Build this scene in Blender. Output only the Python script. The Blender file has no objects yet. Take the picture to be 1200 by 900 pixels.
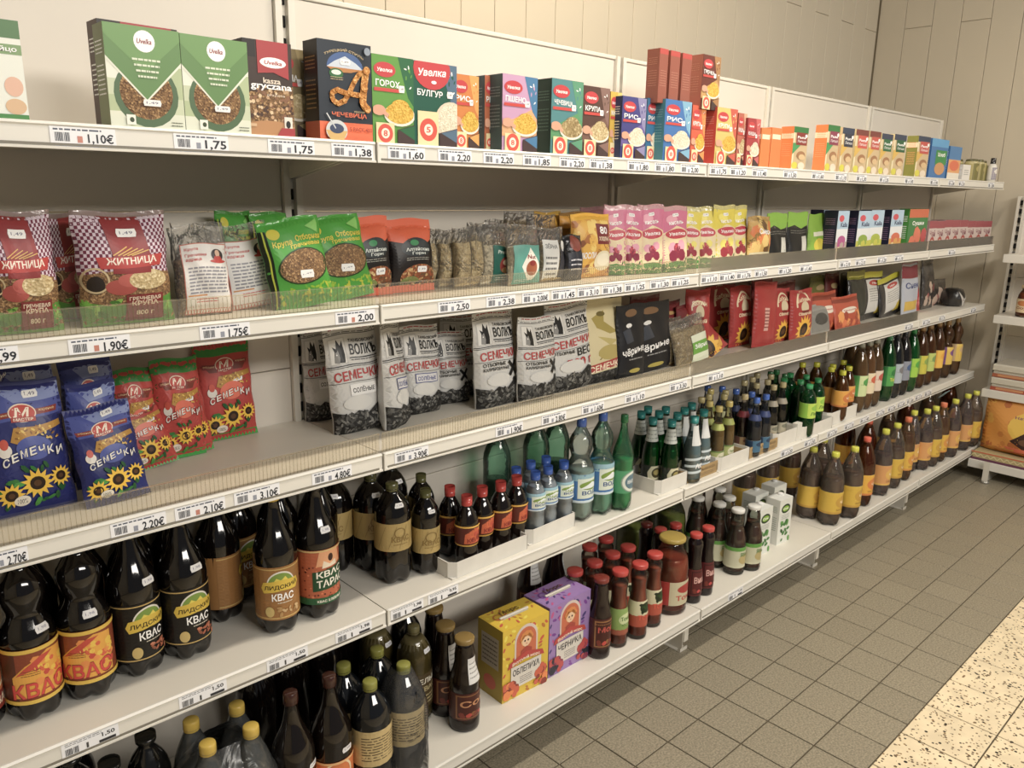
import bpy, math, random
import numpy as np
from mathutils import Vector, Matrix

# ---------------------------------------------------------------- camera, world, lights, exposure
sc = bpy.context.scene
COL = sc.collection
cam_d = bpy.data.cameras.new('camera'); cam = bpy.data.objects.new('camera', cam_d); COL.objects.link(cam)
cam_d.sensor_fit = 'HORIZONTAL'; cam_d.sensor_width = 36.0; cam_d.lens = 36.0*931.4/1200
cam_d.clip_start = .05
YAW, PITCH, ROLL = .7583, -.2382, .0175
_f = Vector((math.sin(YAW)*math.cos(PITCH), math.cos(YAW)*math.cos(PITCH), math.sin(PITCH)))
_r = _f.cross(Vector((0, 0, 1))).normalized(); _u = _r.cross(_f)
_r2 = _r*math.cos(ROLL)+_u*math.sin(ROLL); _u2 = -_r*math.sin(ROLL)+_u*math.cos(ROLL)
cam.matrix_world = Matrix(((_r2.x, _u2.x, -_f.x, -.9968), (_r2.y, _u2.y, -_f.y, -1.8663), (_r2.z, _u2.z, -_f.z, 1.6), (0, 0, 0, 1)))
sc.camera = cam
w = bpy.data.worlds.new('world'); sc.world = w; w.use_nodes = True
w.node_tree.nodes['Background'].inputs[0].default_value = (.92, .95, 1.0, 1); w.node_tree.nodes['Background'].inputs[1].default_value = .15
def area(name, loc, to, sx, sy, power, col):
    d = bpy.data.lights.new(name, 'AREA'); d.shape = 'RECTANGLE'; d.size = sx; d.size_y = sy; d.energy = power; d.color = col
    o = bpy.data.objects.new(name, d); COL.objects.link(o); o.location = loc
    o.rotation_euler = (Vector(to)-Vector(loc)).to_track_quat('-Z', 'Y').to_euler(); return o
WARM = (1.0, .895, .75)
area('ceiling_tube_near', (1.0, -1.05, 3.3), (1.0, -1.05, 0), 2.4, .12, 56, WARM)
area('ceiling_tube_far', (4.2, -2.6, 3.3), (4.2, -2.6, 0), 2.4, .12, 50, WARM)
area('ceiling_tube_aisle', (.6, -4.6, 3.0), (1.2, 0, 1.2), 3.0, .5, 125, (1.0, .94, .85))
area('wall_washer', (.95, .05, 3.35), (1.1, .56, 2.3), 1.5, .1, 17.0, (1.0, .80, .52))
sc.view_settings.view_transform = 'Standard'; sc.view_settings.look = 'None'; sc.view_settings.gamma = 1
sc.view_settings.use_curve_mapping = False; sc.view_settings.exposure = .06
sc.cycles.transparent_max_bounces = 24; sc.cycles.max_bounces = 8; sc.cycles.caustics_refractive = False; sc.cycles.caustics_reflective = False

# ---------------------------------------------------------------- colours and materials
def lin(h):
    h = h.lstrip('#'); o = []
    for i in (0, 2, 4):
        c = int(h[i:i+2], 16)/255; o.append(c/12.92 if c <= .04045 else ((c+.055)/1.055)**2.4)
    return tuple(o)
MATS = {}
def mat(name, col=None, rough=.5, metal=0., spec=.5, coat=0., bump=0., bscale=40., trans=0., alpha=1., ior=1.45, noise=0., nscale=8.):
    m = bpy.data.materials.new(name); m.use_nodes = True; nt = m.node_tree; b = nt.nodes['Principled BSDF']
    def S(k, v):
        if k in b.inputs: b.inputs[k].default_value = v
    S('Roughness', rough); S('Metallic', metal); S('Specular IOR Level', spec); S('Coat Weight', coat); S('Coat Roughness', .08)
    S('Transmission Weight', trans); S('IOR', ior); S('Alpha', alpha)
    if col is None:
        a = nt.nodes.new('ShaderNodeAttribute'); a.attribute_name = 'Col'; hs = nt.nodes.new('ShaderNodeHueSaturation'); hs.inputs['Saturation'].default_value = .9; nt.links.new(a.outputs['Color'], hs.inputs['Color']); nt.links.new(hs.outputs[0], b.inputs['Base Color'])
    elif noise:
        tc = nt.nodes.new('ShaderNodeTexCoord'); n = nt.nodes.new('ShaderNodeTexNoise'); n.inputs['Scale'].default_value = nscale; n.inputs['Detail'].default_value = 4
        r = nt.nodes.new('ShaderNodeValToRGB'); c = lin(col)
        r.color_ramp.elements[0].position = .3; r.color_ramp.elements[1].position = .7
        r.color_ramp.elements[0].color = tuple(x*(1-noise) for x in c)+(1,); r.color_ramp.elements[1].color = tuple(min(1, x*(1+noise)) for x in c)+(1,)
        nt.links.new(tc.outputs['Object'], n.inputs[0]); nt.links.new(n.outputs['Fac'], r.inputs[0]); nt.links.new(r.outputs[0], b.inputs['Base Color'])
    else: S('Base Color', lin(col)+(1,))
    if bump:
        tc = nt.nodes.new('ShaderNodeTexCoord'); n = nt.nodes.new('ShaderNodeTexNoise'); n.inputs['Scale'].default_value = bscale; n.inputs['Detail'].default_value = 3
        n.inputs['Distortion'].default_value = 1.2
        bp = nt.nodes.new('ShaderNodeBump'); bp.inputs['Strength'].default_value = bump; bp.inputs['Distance'].default_value = .01
        nt.links.new(tc.outputs['Object'], n.inputs[0]); nt.links.new(n.outputs['Fac'], bp.inputs['Height']); nt.links.new(bp.outputs[0], b.inputs['Normal'])
        if coat: nt.links.new(bp.outputs[0], b.inputs['Coat Normal'])
    MATS[name] = m; return m
def tint(name, refl=1.0, bump=0., bscale=30., rough=.04, milky=0.):
    """thin clear plastic or glass: tinted see-through sheet with a fresnel reflection, tint from the Col attribute"""
    m = bpy.data.materials.new(name); m.use_nodes = True; nt = m.node_tree; nt.nodes.remove(nt.nodes['Principled BSDF'])
    a = nt.nodes.new('ShaderNodeAttribute'); a.attribute_name = 'Col'
    t = nt.nodes.new('ShaderNodeBsdfTransparent'); g = nt.nodes.new('ShaderNodeBsdfGlossy'); g.inputs['Roughness'].default_value = rough
    f = nt.nodes.new('ShaderNodeLayerWeight'); f.inputs['Blend'].default_value = .35*refl
    mx = nt.nodes.new('ShaderNodeMixShader'); o = nt.nodes['Material Output']
    gm = nt.nodes.new('ShaderNodeGamma'); gm.inputs['Gamma'].default_value = .5; nt.links.new(a.outputs['Color'], gm.inputs[0])
    nt.links.new(gm.outputs[0], t.inputs[0]); nt.links.new(f.outputs['Fresnel'], mx.inputs[0])
    src = t.outputs[0]
    if milky:
        d = nt.nodes.new('ShaderNodeBsdfDiffuse'); nt.links.new(a.outputs['Color'], d.inputs[0]); m2 = nt.nodes.new('ShaderNodeMixShader')
        m2.inputs[0].default_value = milky; nt.links.new(t.outputs[0], m2.inputs[1]); nt.links.new(d.outputs[0], m2.inputs[2]); src = m2.outputs[0]
    nt.links.new(src, mx.inputs[1]); nt.links.new(g.outputs[0], mx.inputs[2]); nt.links.new(mx.outputs[0], o.inputs[0])
    if bump:
        tc = nt.nodes.new('ShaderNodeTexCoord'); n = nt.nodes.new('ShaderNodeTexNoise'); n.inputs['Scale'].default_value = bscale; n.inputs['Distortion'].default_value = 2
        bp = nt.nodes.new('ShaderNodeBump'); bp.inputs['Strength'].default_value = bump; bp.inputs['Distance'].default_value = .02
        nt.links.new(tc.outputs['Object'], n.inputs[0]); nt.links.new(n.outputs['Fac'], bp.inputs['Height']); nt.links.new(bp.outputs[0], g.inputs['Normal']); nt.links.new(bp.outputs[0], f.inputs['Normal'])
    MATS[name] = m; return m
def grain(name, c1, c2, scale=260., c3=None):
    m = bpy.data.materials.new(name); m.use_nodes = True; nt = m.node_tree; b = nt.nodes['Principled BSDF']
    tc = nt.nodes.new('ShaderNodeTexCoord'); v = nt.nodes.new('ShaderNodeTexVoronoi'); v.inputs['Scale'].default_value = scale
    r = nt.nodes.new('ShaderNodeValToRGB'); r.color_ramp.elements[0].color = lin(c1)+(1,); r.color_ramp.elements[1].color = lin(c2)+(1,)
    if c3: e = r.color_ramp.elements.new(.75); e.color = lin(c3)+(1,)
    sx = nt.nodes.new('ShaderNodeSeparateXYZ')
    nt.links.new(tc.outputs['Object'], v.inputs['Vector']); nt.links.new(v.outputs['Color'], sx.inputs[0]); nt.links.new(sx.outputs[0], r.inputs[0]); nt.links.new(r.outputs[0], b.inputs['Base Color'])
    bp = nt.nodes.new('ShaderNodeBump'); bp.inputs['Strength'].default_value = .6; bp.inputs['Distance'].default_value = .002
    nt.links.new(v.outputs['Distance'], bp.inputs['Height']); nt.links.new(bp.outputs[0], b.inputs['Normal']); b.inputs['Roughness'].default_value = .6
    MATS[name] = m
mat('print', rough=.42); mat('gloss', rough=.22, coat=.3); mat('matte', rough=.8)
mat('foil', rough=.3, spec=.35, coat=.5, bump=.8, bscale=22); mat('film_print', rough=.3, coat=.9, bump=.6, bscale=26)
mat('dark_pet', rough=.06, spec=.5, coat=.4)
mat('fluid', rough=.12, trans=.35, ior=1.33); mat('pulp', rough=.3, coat=.5)
tint('glass', milky=.02); tint('pet', bump=.08, bscale=25, milky=.07); tint('film', refl=.75, bump=.8, bscale=30, rough=.14, milky=.10); tint('acrylic', refl=.45, rough=.2, milky=.07)
tint('wrap', refl=.9, bump=.45, bscale=12, rough=.2, milky=.04)
mat('metal', col='#dcd8ce', rough=.38, noise=.03, nscale=3); mat('panel', col='#d7d1c7', rough=.5, noise=.03, nscale=2)
mat('rail', col='#dfddd6', rough=.35); mat('rail_grey', col='#7d796f', rough=.4); mat('slot', col='#151310', rough=.9); mat('steel', col='#b9b7b0', rough=.35, metal=.6)
mat('wallboard', col='#c9c0ae', rough=.55, noise=.03, nscale=1.5); mat('seam', col='#a99f8b', rough=.9); mat('skirting', col='#6b665c', rough=.6)
mat('cardwhite', col='#d8d6d0', rough=.75, noise=.04, nscale=20); mat('cardbrown', col='#a99068', rough=.85, noise=.08, nscale=30)
grain('buckwheat', '#5e4430', '#bb9a70', 330, '#8e6d4a'); grain('lentil', '#a8682e', '#e6bb7e', 300, '#cf9350'); grain('peas', '#c79a3a', '#e8c565', 240); grain('oats', '#b09a70', '#e6d8b4', 240, '#cfbc92')
grain('seeds', '#0c0c0c', '#5a5a58', 130, '#242424'); grain('rice', '#cfc6ae', '#efe8d6', 300); grain('beans', '#8a7650', '#cdbd96', 200, '#ab976c')
grain('mix', '#5a4630', '#dcc490', 170, '#9a5030')
def tilemat(name, c0, dots):
    m = bpy.data.materials.new(name); m.use_nodes = True; nt = m.node_tree; b = nt.nodes['Principled BSDF']; b.inputs['Roughness'].default_value = .38
    g = nt.nodes.new('ShaderNodeNewGeometry'); oi = nt.nodes.new('ShaderNodeObjectInfo')
    n = nt.nodes.new('ShaderNodeTexNoise'); n.inputs['Scale'].default_value = 170 if not dots else 14; n.inputs['Detail'].default_value = 3
    r = nt.nodes.new('ShaderNodeValToRGB'); c = lin(c0); k = .2 if not dots else .06
    r.color_ramp.elements[0].position = .35; r.color_ramp.elements[1].position = .65
    r.color_ramp.elements[0].color = tuple(x*(1-k*1.6) for x in c)+(1,); r.color_ramp.elements[1].color = tuple(min(1, x*(1+k)) for x in c)+(1,)
    nt.links.new(g.outputs['Position'], n.inputs[0]); nt.links.new(n.outputs['Fac'], r.inputs[0]); out = r.outputs[0]
    hv = nt.nodes.new('ShaderNodeHueSaturation'); mr = nt.nodes.new('ShaderNodeMapRange'); mr.inputs[3].default_value = .96; mr.inputs[4].default_value = 1.03
    nt.links.new(oi.outputs['Random'], mr.inputs[0]); nt.links.new(mr.outputs[0], hv.inputs['Value']); nt.links.new(out, hv.inputs['Color']); out = hv.outputs[0]
    if dots:
        for scl, th, cc in ((95, .34, '#6b5a45'), (48, .21, '#1c1712'), (75, .24, '#8c6f4a')):
            v = nt.nodes.new('ShaderNodeTexVoronoi'); v.inputs['Scale'].default_value = scl; nt.links.new(g.outputs['Position'], v.inputs['Vector'])
            n2 = nt.nodes.new('ShaderNodeTexNoise'); n2.inputs['Scale'].default_value = scl*.33; nt.links.new(g.outputs['Position'], n2.inputs[0])
            a = nt.nodes.new('ShaderNodeMath'); a.operation = 'MULTIPLY'; nt.links.new(n2.outputs['Fac'], a.inputs[0]); a.inputs[1].default_value = th*2
            l = nt.nodes.new('ShaderNodeMath'); l.operation = 'LESS_THAN'; nt.links.new(v.outputs['Distance'], l.inputs[0]); nt.links.new(a.outputs[0], l.inputs[1])
            s = nt.nodes.new('ShaderNodeSeparateXYZ'); nt.links.new(v.outputs['Color'], s.inputs[0]); gt = nt.nodes.new('ShaderNodeMath'); gt.operation = 'GREATER_THAN'; gt.inputs[1].default_value = .62; nt.links.new(s.outputs[0], gt.inputs[0])
            ml = nt.nodes.new('ShaderNodeMath'); ml.operation = 'MULTIPLY'; nt.links.new(l.outputs[0], ml.inputs[0]); nt.links.new(gt.outputs[0], ml.inputs[1])
            mx = nt.nodes.new('ShaderNodeMix'); mx.data_type = 'RGBA'; nt.links.new(ml.outputs[0], mx.inputs[0]); nt.links.new(out, mx.inputs[6]); mx.inputs[7].default_value = lin(cc)+(1,); out = mx.outputs[2]
    nt.links.new(out, b.inputs['Base Color']); MATS[name] = m
tilemat('tile', '#98907e', False); tilemat('terrazzo', '#ecdcbc', True); mat('grout', col='#645b4a', rough=.9)

# ---------------------------------------------------------------- mesh helpers
class Geo:
    def __init__(s): s.v = []; s.f = []; s.m = []; s.c = []; s.s = []
    def add(s, vs, fs, m, col='#ffffff', smooth=False):
        n = len(s.v); s.v += [tuple(p) for p in vs]
        c = col if isinstance(col, tuple) else lin(col)
        for f in fs: s.f.append(tuple(i+n for i in f)); s.m.append(m); s.c.append(c); s.s.append(smooth)
        return s
    def box(s, x0, x1, y0, y1, z0, z1, m, col='#ffffff', bev=0.):
        if bev:
            b = bev; vs = []
            for z, i in ((z0, b), (z0+b, 0), (z1-b, 0), (z1, b)):
                vs += [(x0+i, y0+b, z), (x0+b, y0+i, z), (x1-b, y0+i, z), (x1-i, y0+b, z), (x1-i, y1-b, z), (x1-b, y1-i, z), (x0+b, y1-i, z), (x0+i, y1-b, z)]
            fs = [(7, 6, 5, 4, 3, 2, 1, 0), tuple(24+i for i in range(8))]
            for k in range(3):
                for i in range(8): j = (i+1) % 8; fs.append((k*8+i, k*8+j, k*8+8+j, k*8+8+i))
            return s.add(vs, fs, m, col)
        return s.add([(x0, y0, z0), (x1, y0, z0), (x1, y1, z0), (x0, y1, z0), (x0, y0, z1), (x1, y0, z1), (x1, y1, z1), (x0, y1, z1)],
                     [(0, 3, 2, 1), (4, 5, 6, 7), (0, 1, 5, 4), (1, 2, 6, 5), (2, 3, 7, 6), (3, 0, 4, 7)], m, col)
    def prism(s, pts, x0, x1, m, col='#ffffff'):
        """(y,z) outline extruded along x"""
        n = len(pts); vs = [(x0, y, z) for y, z in pts]+[(x1, y, z) for y, z in pts]
        return s.add(vs, [tuple(range(n))[::-1], tuple(range(n, 2*n))]+[(i, (i+1) % n, n+(i+1) % n, n+i) for i in range(n)], m, col)
    def lathe(s, prof, m, col='#ffffff', seg=22, fn=None, cx=0, cy=0, smooth=True, caps=True):
        vs = []; fs = []
        for k, (r, z) in enumerate(prof):
            for i in range(seg):
                a = 2*math.pi*i/seg; rr = r*(fn(a, z) if fn else 1); vs.append((cx+rr*math.sin(a), cy-rr*math.cos(a), z))
        for k in range(len(prof)-1):
            for i in range(seg): j = (i+1) % seg; fs.append((k*seg+i, k*seg+j, k*seg+seg+j, k*seg+seg+i))
        if caps: fs += [tuple(range(seg))[::-1], tuple((len(prof)-1)*seg+i for i in range(seg))]
        return s.add(vs, fs, m, col, smooth)
    def tube(s, pts, r, m, col='#ffffff', seg=8):
        P = [Vector(p) for p in pts]; vs = []; fs = []
        for k, p in enumerate(P):
            d = (P[min(k+1, len(P)-1)]-P[max(k-1, 0)]).normalized(); a = d.orthogonal().normalized(); b = d.cross(a)
            for i in range(seg): t = 2*math.pi*i/seg; vs.append(p+r*(a*math.cos(t)+b*math.sin(t)))
        for k in range(len(P)-1):
            for i in range(seg): j = (i+1) % seg; fs.append((k*seg+i, k*seg+j, k*seg+seg+j, k*seg+seg+i))
        fs += [tuple(range(seg))[::-1], tuple((len(P)-1)*seg+i for i in range(seg))]
        return s.add(vs, fs, m, col, True)
    def mesh(s, name):
        me = bpy.data.meshes.new(name); me.from_pydata(s.v, [], s.f)
        ks = []
        for k in s.m:
            if k not in ks: ks.append(k); me.materials.append(MATS[k])
        me.polygons.foreach_set('material_index', [ks.index(k) for k in s.m]); me.polygons.foreach_set('use_smooth', s.s)
        ca = me.color_attributes.new('Col', 'FLOAT_COLOR', 'CORNER'); n = np.array([len(f) for f in s.f])
        ca.data.foreach_set('color', np.repeat(np.array([tuple(c)+(1.,) for c in s.c], dtype=np.float32), n, axis=0).ravel())
        me.update(); return me

# ---------------------------------------------------------------- lettering and printed artwork
_TX = {}
def glyphs(t, bold):
    k = (t, bold)
    if k not in _TX:
        cu = bpy.data.curves.new('txt', 'FONT'); cu.body = t; cu.resolution_u = 2; cu.offset = .0; cu.size = 1
        if bold: cu.offset = .022
        o = bpy.data.objects.new('txt', cu); COL.objects.link(o); dg = bpy.context.evaluated_depsgraph_get(); me = bpy.data.meshes.new_from_object(o.evaluated_get(dg))
        me.calc_loop_triangles(); vs = np.array([v.co[:2] for v in me.vertices]); tr = np.array([l.vertices[:] for l in me.loop_triangles])
        bpy.data.objects.remove(o); bpy.data.curves.remove(cu); bpy.data.meshes.remove(me)
        if len(tr) == 0: _TX[k] = np.zeros((0, 3, 2))
        else: lo = vs.min(0); hi = vs.max(0); _TX[k] = ((vs-lo)/(hi-lo))[tr]
    return _TX[k]
class Art:
    """flat print laid out on a face W x H metres; positions as fractions of the face"""
    def __init__(s, W, H): s.W = W; s.H = H; s.L = []; s.n = 0
    def _p(s, tris, col, m='print', same=False):
        if not same: s.n += 1
        s.L.append((np.clip(np.asarray(tris, float), 0, 1), lin(col), m, s.n)); return s
    def poly(s, pts, col, m='print', same=False):
        n = len(pts); c = np.mean(pts, 0)
        return s._p([[pts[i], pts[(i+1) % n], c] for i in range(n)], col, m, same)
    def rect(s, x0, y0, x1, y1, col, m='print', same=False): return s._p([[(x0, y0), (x1, y0), (x1, y1)], [(x0, y0), (x1, y1), (x0, y1)]], col, m, same)
    def ell(s, cx, cy, rx, ry=None, col='#ffffff', m='print', n=22, same=False, a0=0, a1=2*math.pi):
        ry = rx*s.W/s.H if ry is None else ry
        P = [(cx+rx*math.cos(a0+(a1-a0)*i/n), cy+ry*math.sin(a0+(a1-a0)*i/n)) for i in range(n+1)]
        return s._p([[P[i], P[i+1], (cx, cy)] for i in range(n)], col, m, same)
    def ring(s, cx, cy, rx, t, col, m='print', n=28, a0=0, a1=2*math.pi):
        k = s.W/s.H; P = [[(cx+r*math.cos(a0+(a1-a0)*i/n), cy+r*k*math.sin(a0+(a1-a0)*i/n)) for i in range(n+1)] for r in (rx, rx-t)]
        T = []
        for i in range(n): T += [[P[0][i], P[0][i+1], P[1][i]], [P[1][i], P[0][i+1], P[1][i+1]]]
        return s._p(T, col, m)
    def line(s, x0, y0, x1, y1, t, col, same=False):
        d = np.array([(x1-x0)*s.W, (y1-y0)*s.H]); d = d/np.hypot(*d)*t*s.W/2; n = np.array([-d[1]/s.W, d[0]/s.H])
        a = np.array([x0, y0]); b = np.array([x1, y1]); return s._p([[a-n, b-n, b+n], [a-n, b+n, a+n]], col, 'print', same)
    def text(s, t, x0, y0, x1, y1, col, bold=True, slant=0., rise=0., bend=0., m='print', same=False):
        g = glyphs(t, bold)
        if len(g) == 0: return s
        q = g.copy(); x = q[..., 0]; y = q[..., 1]
        X = x0+(x1-x0)*x+slant*(y-.5)*(y1-y0)*s.H/s.W; Y = y0+(y1-y0)*y+rise*(x-.5)-bend*((2*x-1)**2)
        return s._p(np.stack([X, Y], -1), col, m, same)
    def scatter(s, n, x0, y0, x1, y1, r, cols, seed=0, m='print', k=5, el=1.):
        R = random.Random(seed); s.n += 1
        for i in range(n):
            cx = R.uniform(x0, x1); cy = R.uniform(y0, y1); a = R.uniform(0, 6.28); rr = r*R.uniform(.7, 1.3); P = []
            for j in range(k):
                t = 2*math.pi*j/k; u = rr*math.cos(t); v = rr*el*math.sin(t); P.append((cx+u*math.cos(a)-v*math.sin(a), cy+(u*math.sin(a)+v*math.cos(a))*s.W/s.H))
            s.L.append((np.clip(np.array([[P[0], P[j], P[j+1]] for j in range(1, k-1)]), 0, 1), lin(R.choice(cols)), m, s.n+R.random()*.9))
        s.n += 1; return s
    def lines(s, n, x0, y0, x1, y1, col, t=.3, seed=1, rise=0.):
        """rows of small print"""
        R = random.Random(seed); h = (y1-y0)/n; s.n += 1; T = []
        for i in range(n):
            y = y1-h*(i+.5); x = x0
            while x < x1:
                l = R.uniform(.04, .13)*(x1-x0)*1.6; e = min(x1, x+l); r0 = rise*(x-x0); r1 = rise*(e-x0)
                T += [[(x, y-h*t/2+r0), (e, y-h*t/2+r1), (e, y+h*t/2+r1)], [(x, y-h*t/2+r0), (e, y+h*t/2+r1), (x, y+h*t/2+r0)]]; x = e+.018*(x1-x0)*1.5
        return s._p(T, col, 'print', True)
    def barcode(s, x0, y0, x1, y1, col='#222222', seed=3, n=16):
        R = random.Random(seed); w_ = (x1-x0)/n; s.n += 1; T = []
        for i in range(n):
            a = x0+i*w_; b = a+w_*R.uniform(.25, .8); T += [[(a, y0), (b, y0), (b, y1)], [(a, y0), (b, y1), (a, y1)]]
        return s._p(T, col, 'print', True)
    def flower(s, cx, cy, r, pet='#f2c21a', cen='#2c1c12', n=13):
        k = s.W/s.H; T = []
        for i in range(n):
            a = 2*math.pi*i/n; b = .26; T.append([(cx+r*math.cos(a), cy+r*k*math.sin(a)), (cx+r*.6*math.cos(a+b), cy+r*.6*k*math.sin(a+b)), (cx+r*.6*math.cos(a-b), cy+r*.6*k*math.sin(a-b))])
            T.append([(cx, cy), (cx+r*.62*math.cos(a-b), cy+r*.62*k*math.sin(a-b)), (cx+r*.62*math.cos(a+b), cy+r*.62*k*math.sin(a+b))])
        s._p(T, pet); s.ell(cx, cy, r*.45, col=cen, n=14); return s.ell(cx, cy, r*.22, col='#5a3a1c', n=10)
    def sticker(s, cx, cy, w_=.14, h_=.035, rise=0., txt='1,49'):
        s.poly([(cx-w_/2, cy-h_*.8), (cx+w_/2, cy-h_*.8+rise), (cx+w_/2+.012, cy+rise), (cx+w_/2, cy+h_*.8+rise), (cx-w_/2, cy+h_*.8), (cx-w_/2-.012, cy)], '#f4f4f4')
        return s.text(txt, cx-w_*.36, cy-h_*.32, cx+w_*.36, cy+h_*.32+rise, '#555577', False)
    def geo(s, fmap, edge=None, g=None, eps=.00016, off=.0003):
        g = g or Geo()
        for T, c, m, ly in s.L:
            T = T.copy()
            if edge:
                for _ in range(9):
                    e = np.stack([np.hypot((T[:, i, 0]-T[:, (i+1) % 3, 0])*s.W, (T[:, i, 1]-T[:, (i+1) % 3, 1])*s.H) for i in range(3)], 1)
                    k = e.argmax(1); big = e.max(1) > edge
                    if not big.any(): break
                    keep = T[~big]; B = T[big]; kk = k[big]; ix = np.arange(len(B)); A = B[ix, kk]; Bp = B[ix, (kk+1) % 3]; C = B[ix, (kk+2) % 3]; M = (A+Bp)/2
                    T = np.concatenate([keep, np.stack([A, M, C], 1), np.stack([M, Bp, C], 1)])
            P = T.reshape(-1, 2); vs = [fmap(u, v, off+eps*ly) for u, v in P]
            if not vs: continue
            # orient outwards: all maps keep u->right, v->up as seen from outside
            fs = []
            for i in range(len(T)):
                a, b, c_ = T[i]; cr = ((b[0]-a[0])*(c_[1]-a[1])-(b[1]-a[1])*(c_[0]-a[0]))
                fs.append((3*i, 3*i+1, 3*i+2) if cr >= 0 else (3*i, 3*i+2, 3*i+1))
            g.add(vs, fs, m, c)
        return g
def f_front(W, H, D, z0=0): return lambda u, v, o: ((u-.5)*W, -D/2-o, z0+v*H)
def f_left(W, H, D, z0=0): return lambda u, v, o: (-W/2-o, D/2-u*D, z0+v*H)
def f_top(W, H, D): return lambda u, v, o: ((u-.5)*W, -D/2+v*D, H+o)
def f_cyl(R, z0, z1, span=6.2832, a0=0.):
    Rf = R if callable(R) else (lambda z: R)
    def f(u, v, o):
        z = z0+(z1-z0)*v; a = a0+(u-.5)*span; r = Rf(z)+o+.0006; return (r*math.sin(a), -r*math.cos(a), z)
    return f

# ---------------------------------------------------------------- things
def put(P, x, y, z, rz=0., label=None, group=None, sc_=(1, 1, 1), lean=0., roll=0.):
    """link one individual of a prototype: every part and sub-part is an object of its own, meshes are shared"""
    def mk(d, parent):
        o = bpy.data.objects.new(d['name'], d['mesh']); COL.objects.link(o)
        if parent: o.parent = parent
        if d.get('loc'): o.location = d['loc']
        if d.get('label'): o['label'] = d['label']
        if d.get('stuff'): o['kind'] = 'stuff'
        for c in d.get('parts', ()): mk(c, o)
        return o
    o = mk(P, None); o.location = (x, y, z); o.rotation_euler = (lean, roll, rz)
    if sc_ != (1, 1, 1): o.scale = sc_
    o['category'] = P['cat']; o['label'] = label or P['name'].replace('_', ' ')
    if group: o['group'] = group
    return o
def proto(name, cat, mesh, parts=()): return dict(name=name, cat=cat, mesh=mesh, parts=list(parts))
def part(name, mesh, label=None, parts=(), loc=None, stuff=False): return dict(name=name, mesh=mesh, label=label, parts=list(parts), loc=loc, stuff=stuff)
ORD = ['first', 'second', 'third', 'fourth', 'fifth', 'sixth', 'seventh', 'eighth', 'ninth', 'tenth', 'eleventh', 'twelfth', 'thirteenth', 'fourteenth', 'fifteenth', 'sixteenth', 'seventeenth', 'eighteenth', 'nineteenth', 'twentieth', 'twenty-first', 'twenty-second', 'twenty-third', 'twenty-fourth', 'twenty-fifth', 'twenty-sixth', 'twenty-seventh', 'twenty-eighth']
def shown(name, mesh, parent=None, **kw):
    o = bpy.data.objects.new(name, mesh); COL.objects.link(o)
    if parent: o.parent = parent
    for k, v in kw.items(): o[k] = v
    return o

# ---------------------------------------------------------------- floor
SZ = dict(s1=1.695, s2=1.346, s3=.998, s4=.593, s5=.171)
fl = shown('floor', Geo().box(-3.2, 4.5, -4.6, .56, -.06, -.004, 'grout').mesh('floor'), kind='structure')
TX, TY, TJ = .157, .152, .0042
def tile_mesh(wx, wy, m, h=.004):
    return Geo().box(TJ/2, wx-TJ/2, TJ/2, wy-TJ/2, -h, .0, m, bev=.0012).mesh('tile')
tm = tile_mesh(TX, TY, 'tile'); rest = Geo(); cnt = 0; cand = []
for i in range(-24, 24):
    for j in range(0, 12):
        x = 1.251+i*TX; y = -1.155+j*TY
        if x < -3.1 or x > 4.36 or y > .42: continue
        vis = (j <= 6 and x > .35 and y < -.2+.0*x) and not (x < 1.0 and y < -1.4)
        d = (x+1)**2+(y+1.87)**2
        cand.append((0 if vis else 1, d, x, y))
cand.sort()
for k, (nv, d, x, y) in enumerate(cand):
    if nv == 0 and k < 232:
        o = shown('tile', tm, fl); o.location = (x, y, .0+((k*37) % 7-3)*.00008)
    else: rest.box(x+TJ/2, x+TX-TJ/2, y+TJ/2, y+TY-TJ/2, -.004, 0, 'tile')
TZ = .2065
tz = tile_mesh(TZ, TZ, 'terrazzo'); k = 0
for i in range(-21, 16):
    for j in range(1, 17):
        x = 1.353+i*TZ; y = -1.155-j*TZ
        if x < -3.1 or x > 4.29: continue
        if j <= 3 and .7 < x < 4.2 or (j <= 4 and .9 < x < 2.6):
            o = shown('terrazzo_tile', tz, fl); o.location = (x, y, 0)
        else: rest.box(x+TJ/2, x+TZ-TJ/2, y+TJ/2, y+TZ-TJ/2, -.004, 0, 'terrazzo')
shown('outer_tiles', rest.mesh('outer_tiles'), fl, kind='stuff')

# ---------------------------------------------------------------- walls of vertical boards
def boardmesh(wd, h): return Geo().box(.0012, wd-.0012, -.012, 0, .001, h-.001, 'wallboard', bev=.0016).mesh('wall_board')
WL = shown('wall_left', Geo().box(-3.2, 4.6, .572, .66, 0, 3.6, 'seam').mesh('wall_left'), kind='structure')
WR = shown('wall_right', Geo().box(4.512, 4.62, -4.6, .66, 0, 3.6, 'seam').mesh('wall_right'), kind='structure')
bf = boardmesh(.1655, 3.6); bl = boardmesh(.1655, 2.635); bu = boardmesh(.1655, .965)
for i in range(28):
    x = 4.488-.1655*(i+1)
    if i % 2 == 0:
        a = shown('wall_board', bl, WL); a.location = (x, .572, 0); a = shown('wall_board', bu, WL); a.location = (x, .572, 2.635)
    else: a = shown('wall_board', bf, WL); a.location = (x, .572, 0)
for i in range(26):
    y = .5565-.1655*i
    for m_, z in (((bl, 0), (bu, 2.635)) if i % 2 == 1 else ((bf, 0),)):
        a = shown('wall_board', m_, WR); a.location = (4.512, y, z); a.rotation_euler = (0, 0, -math.pi/2)
shown('wall_back', Geo().box(-3.3, -3.2, -4.6, .66, 0, 3.6, 'wallboard').mesh('wall_back'), kind='structure')
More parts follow.
